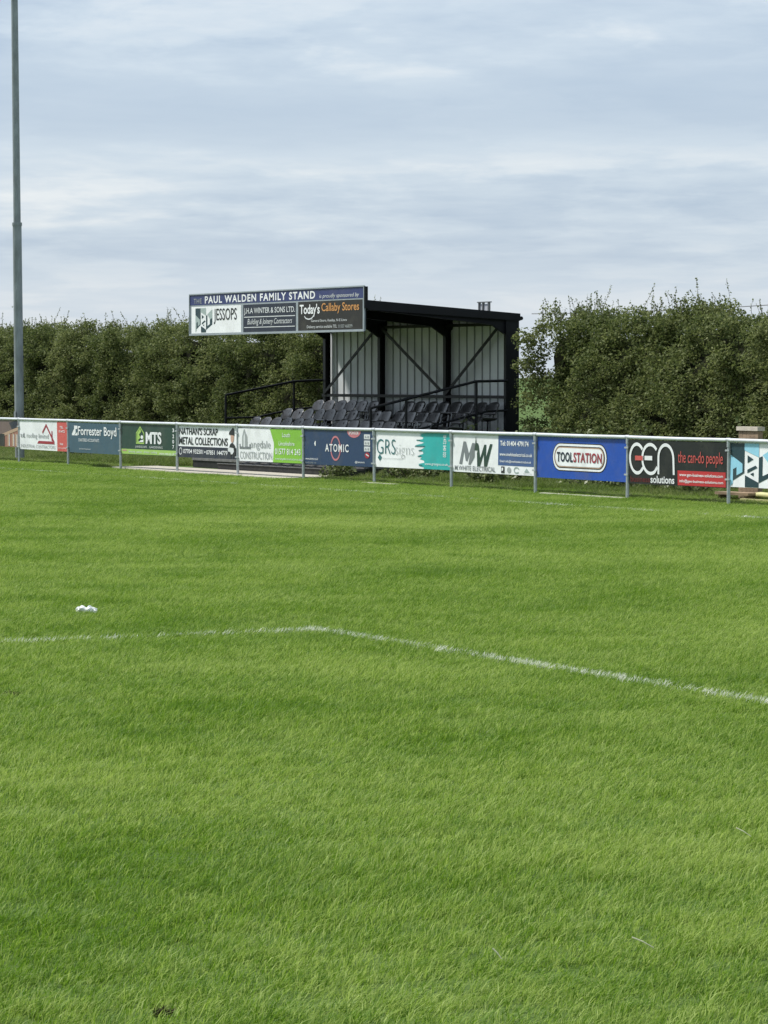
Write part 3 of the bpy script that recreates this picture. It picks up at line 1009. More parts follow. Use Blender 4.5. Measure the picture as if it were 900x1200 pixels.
class Panel:
    """A flat printed face: s runs left to right, t from top to bottom, both 0..1; the print lies proud of it."""
    def __init__(self, root, x0, x1, z0, z1, y):
        self.root, self.x0, self.x1, self.z0, self.z1, self.y = root, x0, x1, z0, z1, y
        self.k = 0
    def P(self, s, t, d):
        return (self.x0 + (self.x1 - self.x0) * s, self.y - d, self.z1 + (self.z0 - self.z1) * t)
    def poly(self, pts, mat, layer=1, name='printed_shape'):
        self.k += 1
        d = 0.0022 * layer + 0.00004 * self.k
        vs = [self.P(s, t, d) for s, t in pts]
        me = bpy.data.meshes.new(name)
        me.from_pydata(vs, [], [tuple(range(len(vs)))])
        me.materials.append(P[mat])
        return link(name, me, None, self.root)
    def rect(self, s0, s1, t0, t1, mat, layer=1, name='printed_panel'):
        return self.poly([(s0, t1), (s1, t1), (s1, t0), (s0, t0)], mat, layer, name)
    def stroke(self, pts, w, mat, layer=2, name='printed_line', asp=None):
        """Polyline of constant width w (as a fraction of the panel height)."""
        asp = asp or (self.x1 - self.x0) / (self.z1 - self.z0)
        q = [Vector((s * asp, t)) for s, t in pts]
        n = len(q)
        self.k += 1
        d = 0.0022 * layer + 0.00004 * self.k
        L_, R_ = [], []
        closed = (q[0] - q[-1]).length < 1e-6
        for i, p in enumerate(q):
            a = q[i - 1] if i > 0 else (q[-2] if closed else p)
            b = q[i + 1] if i < n - 1 else (q[1] if closed else p)
            t1 = (p - a).normalized() if (p - a).length else (b - p).normalized()
            t2 = (b - p).normalized() if (b - p).length else t1
            n1, n2 = Vector((-t1.y, t1.x)), Vector((-t2.y, t2.x))
            mm = (n1 + n2)
            mm = mm.normalized() if mm.length > 1e-6 else n1
            sc_ = min(1.6, 1.0 / max(0.3, mm.dot(n1)))
            L_.append(p + mm * w * 0.5 * sc_)
            R_.append(p - mm * w * 0.5 * sc_)
        vs = [self.P(v.x / asp, v.y, d) for v in L_] + [self.P(v.x / asp, v.y, d) for v in R_]
        fs = [(i, i + 1, n + i + 1, n + i) for i in range(n - 1)]
        me = bpy.data.meshes.new(name)
        me.from_pydata(vs, [], fs)
        me.materials.append(P[mat])
        return link(name, me, None, self.root)
    def arc(self, cs, ct, rs, rt, a0, a1, n=20):
        return [(cs + rs * math.cos(math.radians(a0 + (a1 - a0) * i / n)), ct - rt * math.sin(math.radians(a0 + (a1 - a0) * i / n))) for i in range(n + 1)]
    def ellipse(self, cs, ct, rs, rt, mat, layer=1):
        return self.poly(list(reversed(self.arc(cs, ct, rs, rt, 0, 350, 30))), mat, layer)
    def text(self, s, s0, s1, t0, t1, mat, bold=0.0, shear=0.0, layer=3, spacing=1.0, vertical=False):
        c, fs = text_shape(s, bold, shear, spacing)
        self.k += 1
        d = 0.0022 * layer + 0.00004 * self.k
        if vertical:
            vs = [self.P(s0 + (s1 - s0) * (1 - y), t0 + (t1 - t0) * (1 - x), d) for x, y in c]
            vs = [self.P(s0 + (s1 - s0) * y, t0 + (t1 - t0) * x, d) for x, y in c]
        else:
            vs = [self.P(s0 + (s1 - s0) * x, t1 + (t0 - t1) * y, d) for x, y in c]
        me = bpy.data.meshes.new('lettering')
        me.from_pydata(vs, [], fs)
        me.materials.append(P[mat])
        return link('lettering', me, None, self.root)

def interlocked_logo(p, s0, s1, t0, t1, dark, mid, light=None):
    """Angular three-column letter emblem."""
    def q(pts, mat, layer):
        p.poly([(s0 + (s1 - s0) * a, t0 + (t1 - t0) * b) for a, b in pts], mat, layer)
    q([(0, 0), (0, .27), (.27, .50), (.27, .66), (.14, .74), (.14, .55), (.06, .60), (.06, .86), (.31, .68), (.31, 0)], dark, 2)
    q([(0, .27), (0, .99), (.06, .93), (.06, .60), (.14, .55), (.14, .74), (.27, .66), (.27, .47)], mid, 2)
    q([(.31, 0), (.31, .16), (.63, .31), (.63, 0)], mid, 2)
    q([(.38, .27), (.38, .45), (.51, .36)], dark, 2)
    q([(.38, .60), (.38, .68), (.60, .55), (.56, .50)], dark, 2)
    q([(.44, .70), (.52, .75), (.52, .66)], dark, 2)
    q([(.33, .73), (.33, 1), (.63, 1), (.63, .89)], dark, 2)
    q([(.63, .32), (.63, .90), (1, .68), (1, .42), (.86, .48), (.86, .66), (.71, .74), (.71, .28)], dark, 2)
    q([(.71, .26), (1, .06), (1, .42), (.86, .46)], mid, 2)

# ------------------------------------------------------------------ stand name board
SZ0, SZ1 = 2.752, 3.592
nb = empty('stand_name_board', ((SXL + SXR) / 2, 29.49, SZ0), 'wide stand name board with three sponsor panels along the roof front', 'sign')
MB().box((SXL + 0.0, 29.475, SZ0), (SXR + 0.01, 29.505, SZ1)).build('backing_panel', P['frame'], nb)
m = MB()
for (a, b) in (((SXL - 0.02, SZ0 - 0.012), (SXR + 0.03, SZ0 + 0.022)), ((SXL - 0.02, SZ1 - 0.012), (SXR + 0.03, SZ1 + 0.012)),
               ((SXL - 0.022, SZ0 + 0.023), (SXL + 0.0, SZ1 - 0.013)), ((SXR + 0.008, SZ0 + 0.023), (SXR + 0.032, SZ1 - 0.013))):
    m.box((a[0], 29.456, a[1]), (b[0], 29.474, b[1]))
m.build('frame', P['frame'], nb)
for x in (SXL + 0.05, -61.3, -58.55, SXR - 0.02):
    MB().box((x - 0.03, 29.506, SZ0 + 0.05), (x + 0.05, 29.514, SZ1 - 0.02)).build('fixing_strut', black_steel, nb)
MB().box((SXR + 0.035, 29.46, SZ0 + 0.42), (SXR + 0.075, 29.52, SZ1 - 0.01)).build('end_post', black_steel, nb)
pn = Panel(nb, SXL + 0.0, SXR + 0.01, SZ0 + 0.02, SZ1 - 0.01, 29.475)
pn.rect(0, 1, 0, 0.265, 'violet', 1)
pn.text('THE', 0.025, 0.075, 0.10, 0.225, 'midgrey', 0.0, spacing=1.1)
pn.text('PAUL WALDEN FAMILY STAND', 0.095, 0.740, 0.045, 0.232, 'white', 0.026, spacing=1.18)
pn.text('is proudly sponsored by', 0.762, 0.975, 0.13, 0.25, 'offwhite', 0.0, shear=0.25)
pn.rect(0.010, 0.315, 0.305, 0.985, 'white', 1)
pn.rect(0.328, 0.632, 0.305, 0.985, 'dnavy', 1)
pn.rect(0.645, 0.992, 0.295, 0.985, 'brown', 1)
interlocked_logo(pn, 0.035, 0.140, 0.345, 0.965, 'ink', 'sage')
pn.text('JESSOPS', 0.150, 0.290, 0.37, 0.76, 'charcoal', 0.004)
pn.text('J.H.A WINTER & SONS LTD.', 0.334, 0.628, 0.39, 0.57, 'offwhite', 0.012)
pn.rect(0.334, 0.628, 0.605, 0.625, 'offwhite', 2)
pn.text('Building & Joinery Contractors', 0.354, 0.612, 0.66, 0.84, 'offwhite', 0.0, shear=0.3)
pn.rect(0.334, 0.628, 0.862, 0.880, 'offwhite', 2)
pn.text("Today's", 0.655, 0.765, 0.355, 0.66, 'white', 0.022)
pn.stroke(pn.arc(0.705, 0.60, 0.026, 0.115, 200, 340), 0.03, 'offwhite', 2)
pn.text('Callaby Stores', 0.775, 0.975, 0.345, 0.60, 'orange', 0.010)
pn.text('General Store, Keelby, N E Lincs', 0.718, 0.910, 0.725, 0.805, 'offwhite', 0.0)['kind'] = 'stuff'
pn.text('Delivery service available TEL', 0.695, 0.858, 0.865, 0.955, 'offwhite', 0.0)
pn.text('01507 468099', 0.866, 0.940, 0.865, 0.945, 'midgrey', 0.0)

# ------------------------------------------------------------------ pitch-side barrier
barrier = empty('barrier_rail', (-55.0, FENCE_Y, 0), 'grey post and white rail barrier along the pitch side', 'barrier')
NP = 14
px = [POST_X0 + POST_DX * i for i in range(-1, NP - 1)]
pm = MB()
pm.tube([(0, 0, -0.05), (0, 0, RAIL_Z - 0.01)], 0.027, 10, cap=False)
pm = pm.mesh('post', galv, True)
fm = MB()
fm.tube([(-0.05, 0, RAIL_Z - 0.028), (0.05, 0, RAIL_Z - 0.028)], 0.036, 10, cap=False)
fm.tube([(0, 0, RAIL_Z - 0.13), (0, 0, RAIL_Z - 0.04)], 0.034, 10, cap=False)
fm = fm.mesh('rail_fitting', galv, True)
cm = MB()
cm.box((-0.052, -0.036, -0.013), (0.052, -0.028, 0.013))
cm.box((-0.052, -0.028, -0.013), (-0.029, -0.012, 0.013))
cm.box((0.029, -0.028, -0.013), (0.052, -0.012, 0.013))
cm = cm.mesh('clip', galv)
for i, x in enumerate(px):
    lean = random.uniform(-.008, .008)
    o = link('post', pm, None, None)
    o.location = (x, FENCE_Y, 0)
    o.rotation_euler = (random.uniform(-.006, .006), lean, 0)
    o.parent = barrier
    o.matrix_parent_inverse = parent_inv(barrier)
    f = bpy.data.objects.new('rail_fitting', fm)
    col.objects.link(f)
    f.parent = o
    for zc in (0.80, 0.37):
        c = bpy.data.objects.new('clip', cm)
        col.objects.link(c)
        c.location = (0, 0, zc + random.uniform(-.02, .02))
        c.parent = o
    if i < NP - 1:
        dz = random.uniform(-.004, .004)
        MB().tube([(x + 0.001, FENCE_Y, RAIL_Z - 0.028), (x + POST_DX * .5, FENCE_Y, RAIL_Z - 0.030 + dz), (x + POST_DX - 0.001, FENCE_Y, RAIL_Z - 0.028)], 0.030, 10, cap=False).build('top_rail', rail_m, barrier, True)

# ------------------------------------------------------------------ advertising boards
def board(i, base, label, z0=0.30, z1=0.925):
    """Board between post i and post i+1 (post 0 is the one beside the floodlight pole)."""
    x0 = POST_X0 + POST_DX * i + 0.038
    x1 = POST_X0 + POST_DX * (i + 1) - 0.038
    y = FENCE_Y + 0.002
    r = empty('advertising_board', ((x0 + x1) / 2, y, z0), label, 'advertising board', 'advertising boards on the barrier')
    MB().box((x0, y, z0), (x1, y + 0.012, z1)).build('panel', P[base], r)
    for s in (0.25, 0.5, 0.75):
        MB().bar((x0 + (x1 - x0) * s, y + 0.004, z1 - 0.01), (x0 + (x1 - x0) * s, y + 0.004, RAIL_Z - 0.05), 0.02, 0.006).build('hanger', galv, r)
    return Panel(r, x0, x1, z0, z1, y)

# brick house picture, only its right end in view
p = board(-1, 'brick', 'board printed with a brick house picture at the left edge', 0.33, 0.95)
p.poly([(0, 0), (1, 0), (1, .30), (.55, .62), (0, .50)], 'rooftile', 1)
p.poly([(.55, .62), (1, .28), (1, .40), (.58, .70)], 'tan', 2)
p.poly([(.80, .14), (.98, .03), (.98, .30), (.86, .37)], 'dnavy', 2)
p.rect(.40, .70, .55, .98, 'charcoal', 2)
for s in (.78, .88, .95):
    p.rect(s - .014, s + .014, .52, .97, 'tan', 2)
    p.rect(s + .016, s + .03, .55, .97, 'offwhite', 2)

# roofing contractor
p = board(0, 'white', 'white board with a red roof emblem and a red end panel', 0.30)
p.rect(.795, 1, 0, 1, 'coral', 1)
p.stroke([(.49, .40), (.57, .13), (.735, .73)], .085, 'crimson', 2)
p.poly([(.375, .775), (.41, .68), (.725, .68), (.745, .775)], 'crimson', 2)
p.rect(.680, .700, .32, .66, 'crimson', 2)
p.text('t.d. roofing limited', .025, .62, .42, .64, 'midgrey', 0.0)
p.text('t.d.', .025, .115, .42, .58, 'grey', 0.004, layer=4)
p.text('INDUSTRIAL CONTRACTORS', .03, .755, .82, .93, 'midgrey', 0.0)
p.text('TEL', .855, .925, .14, .22, 'white', 0.01)
p.text('01472', .835, .955, .28, .36, 'white', 0.01)
p.text('FAX', .855, .925, .72, .79, 'white', 0.01)
p.text('www.roofing', .81, .975, .86, .92, 'white', 0.0)

# accountants
p = board(1, 'slate', 'slate blue board with white lettering and a small square emblem', 0.295)
p.rect(.075, .185, .10, .425, 'white', 1)
p.poly([(.075, .10), (.075, .36), (.12, .20), (.12, .10)], 'slate', 2)
p.poly([(.12, .42), (.185, .30), (.185, .20), (.15, .22), (.15, .34)], 'slate', 2)
p.text('Forrester Boyd', .20, .945, .115, .50, 'white', 0.012)
p.text('CHARTERED ACCOUNTANTS', .205, .61, .52, .62, 'white', 0.0)
p.text('forrester-boyd.co.uk', .215, .44, .84, .90, 'offwhite', 0.0)

# landscapers
p = board(2, 'dgreen', 'dark green landscaping board with a lime strip along its bottom', 0.305)
p.rect(0, 1, .82, .985, 'lime', 1)
p.rect(.02, .10, .845, .895, 'tan', 2)
p.text('fencing  patios  drives  turfing', .14, .66, .86, .96, 'offwhite', 0.0)
p.text('www.mts.co.uk', .70, .97, .88, .97, 'white', 0.0)
p.stroke([(.28, .62), (.28, .30), (.35, .09), (.42, .30), (.42, .62), (.28, .62)], .045, 'lime', 2)
p.poly([(.295, .60), (.295, .30), (.35, .14), (.37, .24), (.33, .34), (.36, .44), (.31, .52), (.35, .60)], 'lime', 2)
p.ellipse(.385, .42, .022, .06, 'white', 3)
p.poly([(.33, .58), (.41, .58), (.41, .50), (.36, .53)], 'white', 3)
p.text('MTS', .455, .74, .24, .635, 'white', 0.035)
p.text('LANDSCAPE', .265, .475, .70, .77, 'offwhite', 0.0)
p.text('GARDENING', .52, .76, .70, .77, 'offwhite', 0.0)
for t, s_ in ((.17, '3'), (.36, '2'), (.53, '0'), (.70, '7')):
    p.text(s_, .935, .965, t - .06, t + .06, 'white', 0.02)

# scrap metal
p = board(3, 'white', 'white and navy scrap metal collections board with a man in a cap', 0.295)
p.rect(0, 1, .655, 1, 'dnavy', 1)
p.text("NATHAN'S SCRAP", .015, .675, .07, .29, 'charcoal', 0.016)
p.text('METAL COLLECTIONS', .015, .845, .36, .60, 'charcoal', 0.016)
p.stroke(p.arc(.045, .81, .024, .10, 0, 360, 16), .03, 'offwhite', 2)
p.text('07704 932501', .095, .435, .74, .875, 'white', 0.012)
p.ellipse(.465, .81, .008, .03, 'white', 2)
p.text('07851 144779', .49, .845, .75, .885, 'white', 0.012)
p.poly([(.86, .25), (.865, .17), (.895, .11), (.915, .05), (.935, .05), (.948, .12), (.95, .28), (.905, .26)], 'black', 3)
p.poly([(.890, .26), (.945, .28), (.942, .42), (.925, .50), (.900, .47), (.892, .38)], 'skin', 3)
p.poly([(.865, .72), (.880, .56), (.905, .50), (.935, .51), (.965, .58), (.982, .74), (.975, .88), (.880, .86)], 'charcoal', 3)
p.poly([(.850, .67), (.885, .64), (.945, .66), (.952, .76), (.930, .84), (.905, .85), (.895, .78), (.855, .76)], 'offwhite', 4)
p.poly([(.890, .86), (.905, .86), (.905, .99), (.890, .99)], 'charcoal', 3)
p.poly([(.935, .86), (.950, .86), (.950, .99), (.935, .99)], 'charcoal', 3)

# construction
p = board(4, 'white', 'white and bright green construction board with a grey tower emblem', 0.30)
p.poly([(.505, 0), (.565, .42), (.565, .56), (.545, 1), (1, 1), (1, 0)], 'green', 1)
p.poly([(.06, .62), (.065, .25), (.085, .10), (.10, .02), (.115, .10), (.145, .25), (.15, .62)], 'midgrey', 2)
p.poly([(.085, .58), (.09, .26), (.105, .14), (.115, .26), (.115, .58)], 'offwhite', 3)
p.poly([(.02, .48), (.035, .48), (.035, .56), (.18, .56), (.18, .48), (.20, .48), (.20, .63), (.02, .63)], 'grey', 2)
p.text('angdale', .20, .515, .36, .66, 'midgrey', -0.004)
p.text('CONSTRUCTION', .025, .535, .71, .93, 'midgrey', 0.0)
p.text('Louth', .70, .82, .11, .24, 'white', 0.0)
p.text('Lincolnshire', .645, .885, .37, .49, 'white', 0.0)
p.text('01577 814 243', .585, .975, .58, .76, 'white', 0.006)
p.text('www.langdaleconstruction.co.uk', .585, .98, .85, .94, 'offwhite', 0.0)

# electrical or fitness firm in navy with a ring
p = board(5, 'navy', 'navy blue board with white capital letters across a red ring', 0.285)
p.stroke(p.arc(.465, .52, .068, .325, 0, 360, 32), .055, 'pink', 2)
p.text('ATOMIC', .315, .655, .40, .62, 'white', 0.018, spacing=1.25)
p.poly(list(reversed(p.arc(.73, .0, .10, .21, 180, 360, 16))), 'pink', 1)
p.text('SPONSOR', .66, .80, .03, .12, 'white', 0.01)
for t in (.165, .335, .50):
    p.rect(.875, .960, t - .06, t + .075, 'offwhite', 2)
    p.text('A B', .888, .946, t - .02, t + .04, 'grey', 0.0, layer=4)
p.ellipse(.918, .685, .035, .085, 'crimson', 2)
p.poly([(.895, .67), (.91, .64), (.945, .69), (.94, .72)], 'offwhite', 3)
p.text('www.atomic.co.uk', .02, .205, .80, .87, 'white', 0.0)
p.text('01472 890 112', .02, .18, .93, .97, 'midgrey', 0.0)
p.text('@atomic', .745, .885, .85, .92, 'white', 0.0)
p.poly([(.15, .40), (.165, .33), (.175, .33), (.172, .47), (.163, .47)], 'white', 2)

# sign maker
p = board(6, 'white', 'white and teal sign maker board with thin letters and ragged edge', 0.30)
edge = [(.70, .0), (.66, .02), (.585, .04), (.62, .07), (.59, .10), (.645, .14), (.63, .19), (.555, .215), (.60, .25), (.655, .275), (.625, .31),
        (.54, .355), (.60, .38), (.665, .40), (.625, .46), (.585, .50), (.64, .53), (.645, .59), (.60, .62), (.58, .655), (.63, .68), (.60, .735),
        (.655, .77), (.66, .83), (.58, .87), (.62, .90), (.60, .935), (.66, .955), (.65, 1.0)]
# the ragged edge as strips so that every facet stays convex
for (a, b) in zip(edge[:-1], edge[1:]):
    p.poly([a, b, (.72, b[1]), (.72, a[1])], 'teal', 1)
p.rect(.72, 1, 0, 1, 'teal', 1)
for (a, b, t) in ((.555, .60, .215), (.535, .665, .38), (.585, .625, .50), (.575, .62, .655), (.59, .635, .90)):
    p.rect(a, b, t - .012, t + .018, 'dteal', 2)
p.text('GRS', .02, .275, .215, .63, 'dteal', -0.012)
p.text('signs', .275, .525, .35, .74, 'midgrey', -0.022)
p.poly([(.035, .74), (.062, .63), (.092, .73), (.065, .83)], 'dteal', 2)
p.text('signage, print and vehicle graphics', .105, .37, .725, .775, 'midgrey', -0.004)
p.text('www.grssigns.co.uk', .67, .97, .82, .91, 'white', 0.0)
p.text('01472 840 020', .905, .945, .06, .66, 'white', 0.006, vertical=True)

# electrician
p = board(7, 'white', 'white board with two large grey lightning letters and a blue panel', 0.285)
p.rect(.565, 1, 0, .775, 'midblue', 1)
p.poly([(.085, .79), (.135, .20), (.165, .20), (.205, .52), (.245, .23), (.275, .23), (.275, .60), (.225, .80), (.21, .80), (.225, .45), (.185, .72), (.165, .70), (.145, .44), (.12, .80)], 'grey', 2)
p.poly([(.20, .80), (.225, .80), (.265, .54), (.25, .54), (.245, .40), (.225, .44)], 'grey', 2)
p.poly([(.275, .42), (.29, .05), (.297, .22), (.32, .24), (.315, .42)], 'dgreen', 2)
p.poly([(.305, .50), (.325, .26), (.345, .62), (.395, .26), (.42, .26), (.415, .60), (.465, .24), (.495, .24), (.43, .83), (.395, .83), (.39, .50), (.345, .83), (.31, .83)], 'dgreen', 2)
p.text('M.WHITE ELECTRICAL', .03, .535, .83, .955, 'grey', 0.006)
p.text('Tel: 01404 479174', .59, .93, .14, .27, 'white', 0.022)
p.text('www.mwhiteelectrical.co.uk', .585, .975, .44, .53, 'white', 0.012)
p.text('Email: info@mwhiteelectrical.co.uk', .59, .965, .63, .71, 'white', 0.008)
p.rect(.605, .645, .80, .97, 'charcoal', 2)
p.poly([(.612, .84), (.632, .83), (.63, .90), (.612, .92)], 'white', 3)
p.ellipse(.70, .885, .024, .075, 'midgrey', 2)
p.stroke(p.arc(.79, .88, .030, .07, 20, 320, 14), .035, 'sage', 2)
p.poly([(.88, .92), (.91, .82), (.945, .92)], 'sage', 2)
p.text('approved', .87, .965, .935, .97, 'midgrey', 0.0)

# tool shop
p = board(8, 'royal', 'royal blue board with a white rounded badge in its middle', 0.255)
def stadium(cs, ct, hw, hh, asp):
    r = hh / asp
    a = [(cs + hw - r + r * math.sin(math.radians(t)), ct - hh * math.cos(math.radians(t))) for t in range(0, 181, 15)]
    b = [(cs - hw + r - r * math.sin(math.radians(t)), ct + hh * math.cos(math.radians(t))) for t in range(0, 181, 15)]
    return list(reversed(a + b))
asp = (p.x1 - p.x0) / (p.z1 - p.z0)
for hw, hh, mt, ly in ((.305, .335, 'black', 1), (.298, .312, 'white', 2), (.283, .262, 'black', 3), (.276, .240, 'tan', 4), (.268, .214, 'white', 5)):
    p.poly(stadium(.485, .485, hw, hh, asp), mt, ly)
p.text('TOOL', .240, .420, .378, .612, 'midgrey', 0.032, layer=6, spacing=1.1)
p.text('STATION', .428, .741, .378, .612, 'midgrey', 0.032, layer=6, spacing=1.1)
p.text('TOOL', .236, .416, .365, .600, 'dnavy', 0.026, layer=7, spacing=1.1)
p.text('STATION', .424, .737, .365, .600, 'crimson', 0.026, layer=7, spacing=1.1)

# business solutions
p = board(9, 'charcoal', 'black and red business solutions board with large white looped letters', 0.255)
p.stroke(p.arc(.095, .42, .075, .33, 40, 300, 22) + [(.165, .60)], .075, 'white', 3)
p.stroke(p.arc(.235, .42, .085, .33, 40, 180, 14) + p.arc(.235, .42, .085, .33, 180, 300, 12) + [(.305, .60)], .075, 'white', 3)
p.rect(.175, .255, .35, .45, 'white', 4)
p.stroke([(.315, .76), (.318, .42)] + p.arc(.395, .40, .077, .31, 180, 0, 18) + [(.473, .76)], .075, 'white', 3)
p.rect(.075, .155, .355, .46, 'coral', 4)
p.text('business', .022, .225, .82, .955, 'maroon', 0.012)
p.text('solutions', .232, .478, .795, .965, 'white', 0.022)
p.text('the can-do people', .52, .965, .22, .56, 'coral', 0.0, shear=0.1)
p.rect(.51, .988, .655, .985, 'red', 1)
p.text('www.gen-business-solutions.com', .53, .965, .71, .80, 'white', 0.012)
p.text('info@gen-business-solutions.com', .53, .965, .85, .935, 'white', 0.012)

# interlocked letters in pale blue
p = board(10, 'white', 'white board with angular pale blue and black letters at right edge', 0.275)
interlocked_logo(p, 0.0, 0.43, 0.01, 0.99, 'ink', 'sky')
p.text('JESSOPS', .50, .92, .25, .70, 'charcoal', 0.01)
p = board(11, 'navy', 'plain navy board beyond the right edge', 0.28)

gb = random.Random(5)
for ob in [o for o in col.objects if o.name.startswith('advertising_board')]:
    ob.rotation_euler = (gb.uniform(-.03, .03), gb.uniform(-.0035, .0035), gb.uniform(-.002, .002))
    ob.location.z += gb.uniform(-.010, .012)

# ------------------------------------------------------------------ floodlight pole
pole = empty('floodlight_pole', (-71.16, 28.60, 0), 'tall grey galvanised floodlight pole behind the boards on the left', 'pole')
def pp(z):
    return (-71.15 - 0.020 * max(0, z - 0.0), 28.60, z)
MB().tube([pp(z) for z in (0, 2.6, 5.34)], 0.106, 16, 0.100, cap=False).build('lower_tube', pole_m, pole, True)
MB().tube([pp(z) for z in (5.33, 10, 15.5)], 0.083, 16, 0.070, cap=False).build('upper_tube', pole_m, pole, True)
MB().tube([pp(z) for z in (5.30, 5.37)], 0.112, 16).build('joint_collar', pole_m, pole)
MB().box((-71.30, 28.45, 0), (-71.0, 28.75, 0.03)).build('base_plate', galv, pole)
MB().box((-71.215, 28.485, 0.5), (-71.11, 28.496, 1.10)).build('access_door', pole_m, pole)

# ------------------------------------------------------------------ roof vent, overhead cable
vent = empty('roof_vent', (-56.85, 32.55, roof_z(32.55)), 'small open framed vent box on the roof of the stand', 'vent')
zb = roof_z(32.55) - 0.02
for x in (-57.07, -56.92, -56.70):
    MB().box((x - 0.022, 32.53, zb), (x + 0.022, 32.57, 3.325)).build('upright', seat_frame_m, vent)
MB().box((-57.12, 32.52, 3.326), (-56.64, 32.58, 3.345)).build('top_bar', seat_frame_m, vent)
for a, b in ((-57.045, -56.945), (-56.895, -56.725)):
    MB().box((a, 32.55, zb), (b, 32.555, 3.30)).build('panel', vent_pale, vent)
m = MB()
m.tube([(-56.0 + t * 10, 33.1 + t * 1.0, 3.10 - 0.25 * t * (1 - t) + 0.14 * t) for t in np.linspace(0, 1, 9)], 0.008, 5)
tag(m.build('overhead_cable', cable_m), 'thin grey cable running from the stand roof over the hedge', 'cable')

# ------------------------------------------------------------------ small things
tb = empty('timber_box', (-42.44, 29.05, 0), 'weathered timber box post with a pale cap behind the barrier', 'post box')
for j in range(5):
    xa = -42.70 + j * 0.104
    MB().box((xa, 28.90, 0.02), (xa + 0.099, 28.925, 1.065)).build('plank', wood_m, tb)
MB().box((-42.205, 28.926, 0.02), (-42.18, 28.985, 1.065)).build('plank', wood_m, tb)
MB().box((-42.705, 28.926, 0.02), (-42.68, 28.985, 1.065)).build('plank', wood_m, tb)
MB().box((-42.73, 28.875, 1.07), (-42.16, 29.01, 1.13)).build('cap', cap_m, tb)
MB().box((-42.9, 28.6, 0.10), (-42.0, 28.84, 0.14)).build('step_board', wood_m, tb)
MB().box((-42.86, 28.64, 0.0), (-42.80, 28.82, 0.10)).build('step_leg', wood_m, tb)
MB().box((-42.10, 28.64, 0.0), (-42.04, 28.82, 0.10)).build('step_leg', wood_m, tb)

m = MB()
m.tube([(-42.06, 28.78, 0.10), (-41.9, 28.76, 0.115), (-41.3, 28.65, 0.11), (-40.9, 28.6, 0.10)], 0.045, 8)
tag(m.build('yellow_roll', yellow_m, None, True), 'faded yellow plastic roll lying by the barrier at the right edge', 'roll')
m = MB()
m.box((-42.1, 28.52, 0.02), (-40.9, 28.58, 0.06))
tag(m.build('yellow_strip', yellow_m), 'thin pale yellow strip on the ground in front of the yellow roll', 'strip')

def crumpled(name, c, sx, sy, sz, label, cat, seed):
    bm = bmesh.new()
    bmesh.ops.create_icosphere(bm, subdivisions=4, radius=1.0)
    g = np.random.default_rng(seed)
    ph = g.random((12, 4)) * 6.28
    for v in bm.verts:
        p = v.co.copy()
        d = 0
        for k in range(12):
            f = 1.6 + k * 1.5
            d += math.sin(p.x * f * math.cos(ph[k][0]) + p.y * f * math.sin(ph[k][0]) + p.z * f * 0.8 + ph[k][1]) / (1.2 + k * .5)
        s = 1 + 0.16 * d
        v.co = Vector((p.x * s * sx, p.y * s * sy, max(-0.01, p.z * s * sz * (1.0 - 0.45 * math.exp(-((p.x + 0.08) * 6) ** 2)) * (1 if p.x < 0.2 else 1 - 0.45 * (p.x - .2)))))
    me = bpy.data.meshes.new(name)
    bm.to_mesh(me)
    bm.free()
    me.materials.append(cloth_m)
    o = link(name, me)
    o.location = c
    o.rotation_euler.z = math.pi / 2 - YAW
    tag(o, label, cat)
crumpled('crumpled_cloth', (-24.75, 10.52, 0.022), 0.080, 0.045, 0.046, 'crumpled white cloth lying on the pitch beyond the penalty line', 'cloth', 3)

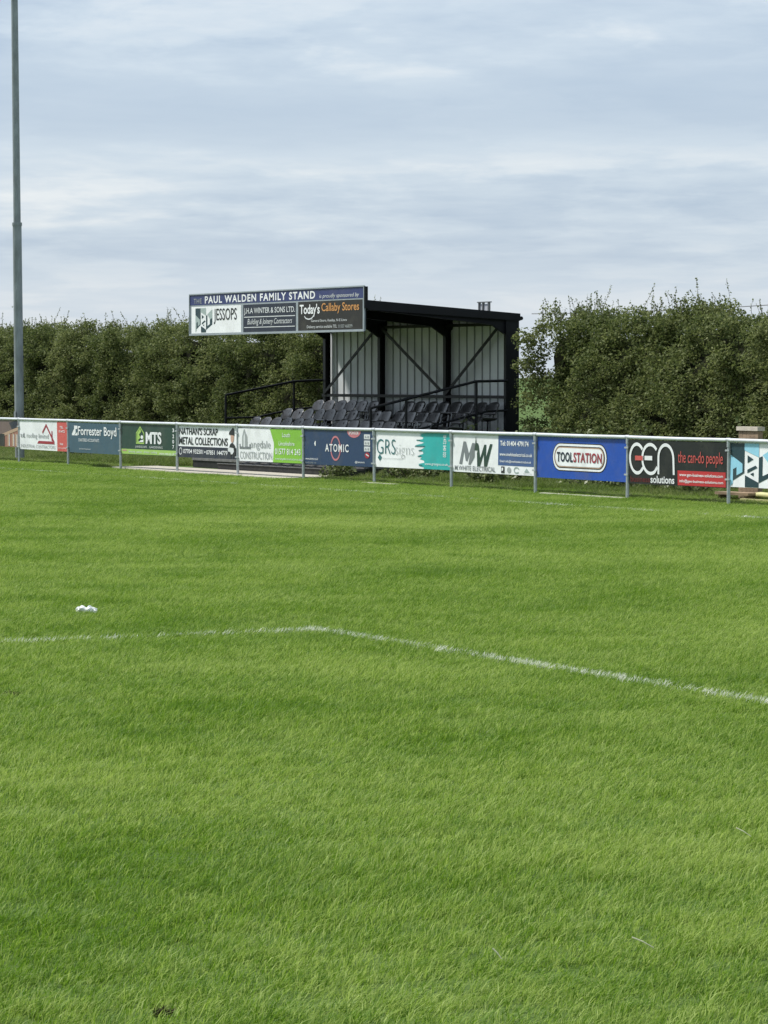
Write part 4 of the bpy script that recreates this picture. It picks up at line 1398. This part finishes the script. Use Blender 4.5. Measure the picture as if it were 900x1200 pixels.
# ------------------------------------------------------------------ low plants along the hedge foot and the barrier
g0 = np.random.default_rng(91)
low = [
    ('leafy low bush at the right end of the stand', -54.9, 31.3, 1.0, 0.8, 1.15, 900),
    ('pale leafed bush under the hedge behind the blue board', -52.6, 30.9, 1.3, 0.8, 1.05, 900),
    ('pale leafed bush under the hedge behind the black and red board', -50.4, 30.8, 1.6, 0.8, 1.20, 1100),
    ('small leafy bush under the hedge behind the black and red board, nearer the right', -48.6, 30.9, 1.2, 0.7, 1.05, 800),
    ('leafy bush at the hedge foot beside the timber box', -45.4, 30.7, 1.5, 0.8, 1.10, 1000),
    ('weeds growing against the right end of the stand step', -55.3, 28.55, 0.9, 0.5, 0.32, 420),
    ('low weeds under the teal sign maker board', -53.6, 29.2, 1.9, 0.8, 0.40, 900),
    ('low weeds under the white lightning letter board', -50.9, 29.4, 2.2, 0.9, 0.42, 900),
    ('low weeds under the royal blue board', -47.7, 29.6, 2.3, 0.9, 0.45, 900),
    ('low weeds under the black and red board', -45.1, 29.5, 2.2, 0.9, 0.48, 900),
    ('bare brown weeds beyond the brick house board', -71.9, 30.3, 1.6, 0.8, 0.50, 500),
    ('leafy bush left of the stand guard rail', -65.6, 32.6, 1.8, 1.0, 1.10, 1000),
    ('leafy bush behind the scrap metal board', -68.2, 32.7, 1.9, 1.0, 0.95, 900),
    ('leafy bush behind the dark green board', -72.0, 32.8, 2.1, 1.0, 1.00, 900),
]
for i, (lb, x, y, w, d, h, n) in enumerate(low):
    shrub('low_shrub' if h > 0.6 else 'weeds', lb, 'bush' if h > 0.6 else 'weeds', x, y, w, d, h, n, 500 + i)

# ------------------------------------------------------------------ small marks in the turf
earth_m = pbr('dark_earth', (0.055, 0.045, 0.028), rough=1.0, var=0.4, scale=40, spec=0.1)
straw_m = pbr('dry_straw', (0.80, 0.76, 0.52), rough=0.8, var=0.15, scale=20)
def tuft(name, label, cat, x, y, r, n, hmax, mat, seed):
    v, q, t = blades(n, 2 * r, 2 * r, 0.02, hmax, 0.003, 0.006, LEAN, 0.6, x - r, y - r, seed=seed)
    o = link(name, np_mesh(name, v, q, t, mat))
    tag(o, label, cat)
tuft('divot_tuft', 'dark scuffed tuft of turf near the bottom left corner', 'tuft', -9.03, 4.07, 0.026, 70, 0.042, earth_m, 901)
tuft('worn_patch', 'small worn brown patch in the turf at the left edge below the penalty line', 'worn patch', -18.56, 7.39, 0.05, 140, 0.045, earth_m, 902)
for i, (x, y, l, a, lb) in enumerate(((-9.20, 5.82, 0.070, 1.08, 'pale dry grass stalk lying near the bottom right corner'),
                                      (-9.235, 5.317, 0.030, 0.9, 'short pale stalk lying left of the longer pale stalk'),
                                      (-11.25, 7.61, 0.06, 1.0, 'pale clipping near the right edge of the foreground grass'))):
    m = MB()
    m.tube([(x, y, 0.072), (x + l * .5 * math.cos(a), y + l * .5 * math.sin(a), 0.058), (x + l * math.cos(a), y + l * math.sin(a), 0.038)], 0.0030, 5, 0.0018)
    tag(m.build('dry_stalk', straw_m), lb, 'stalk')
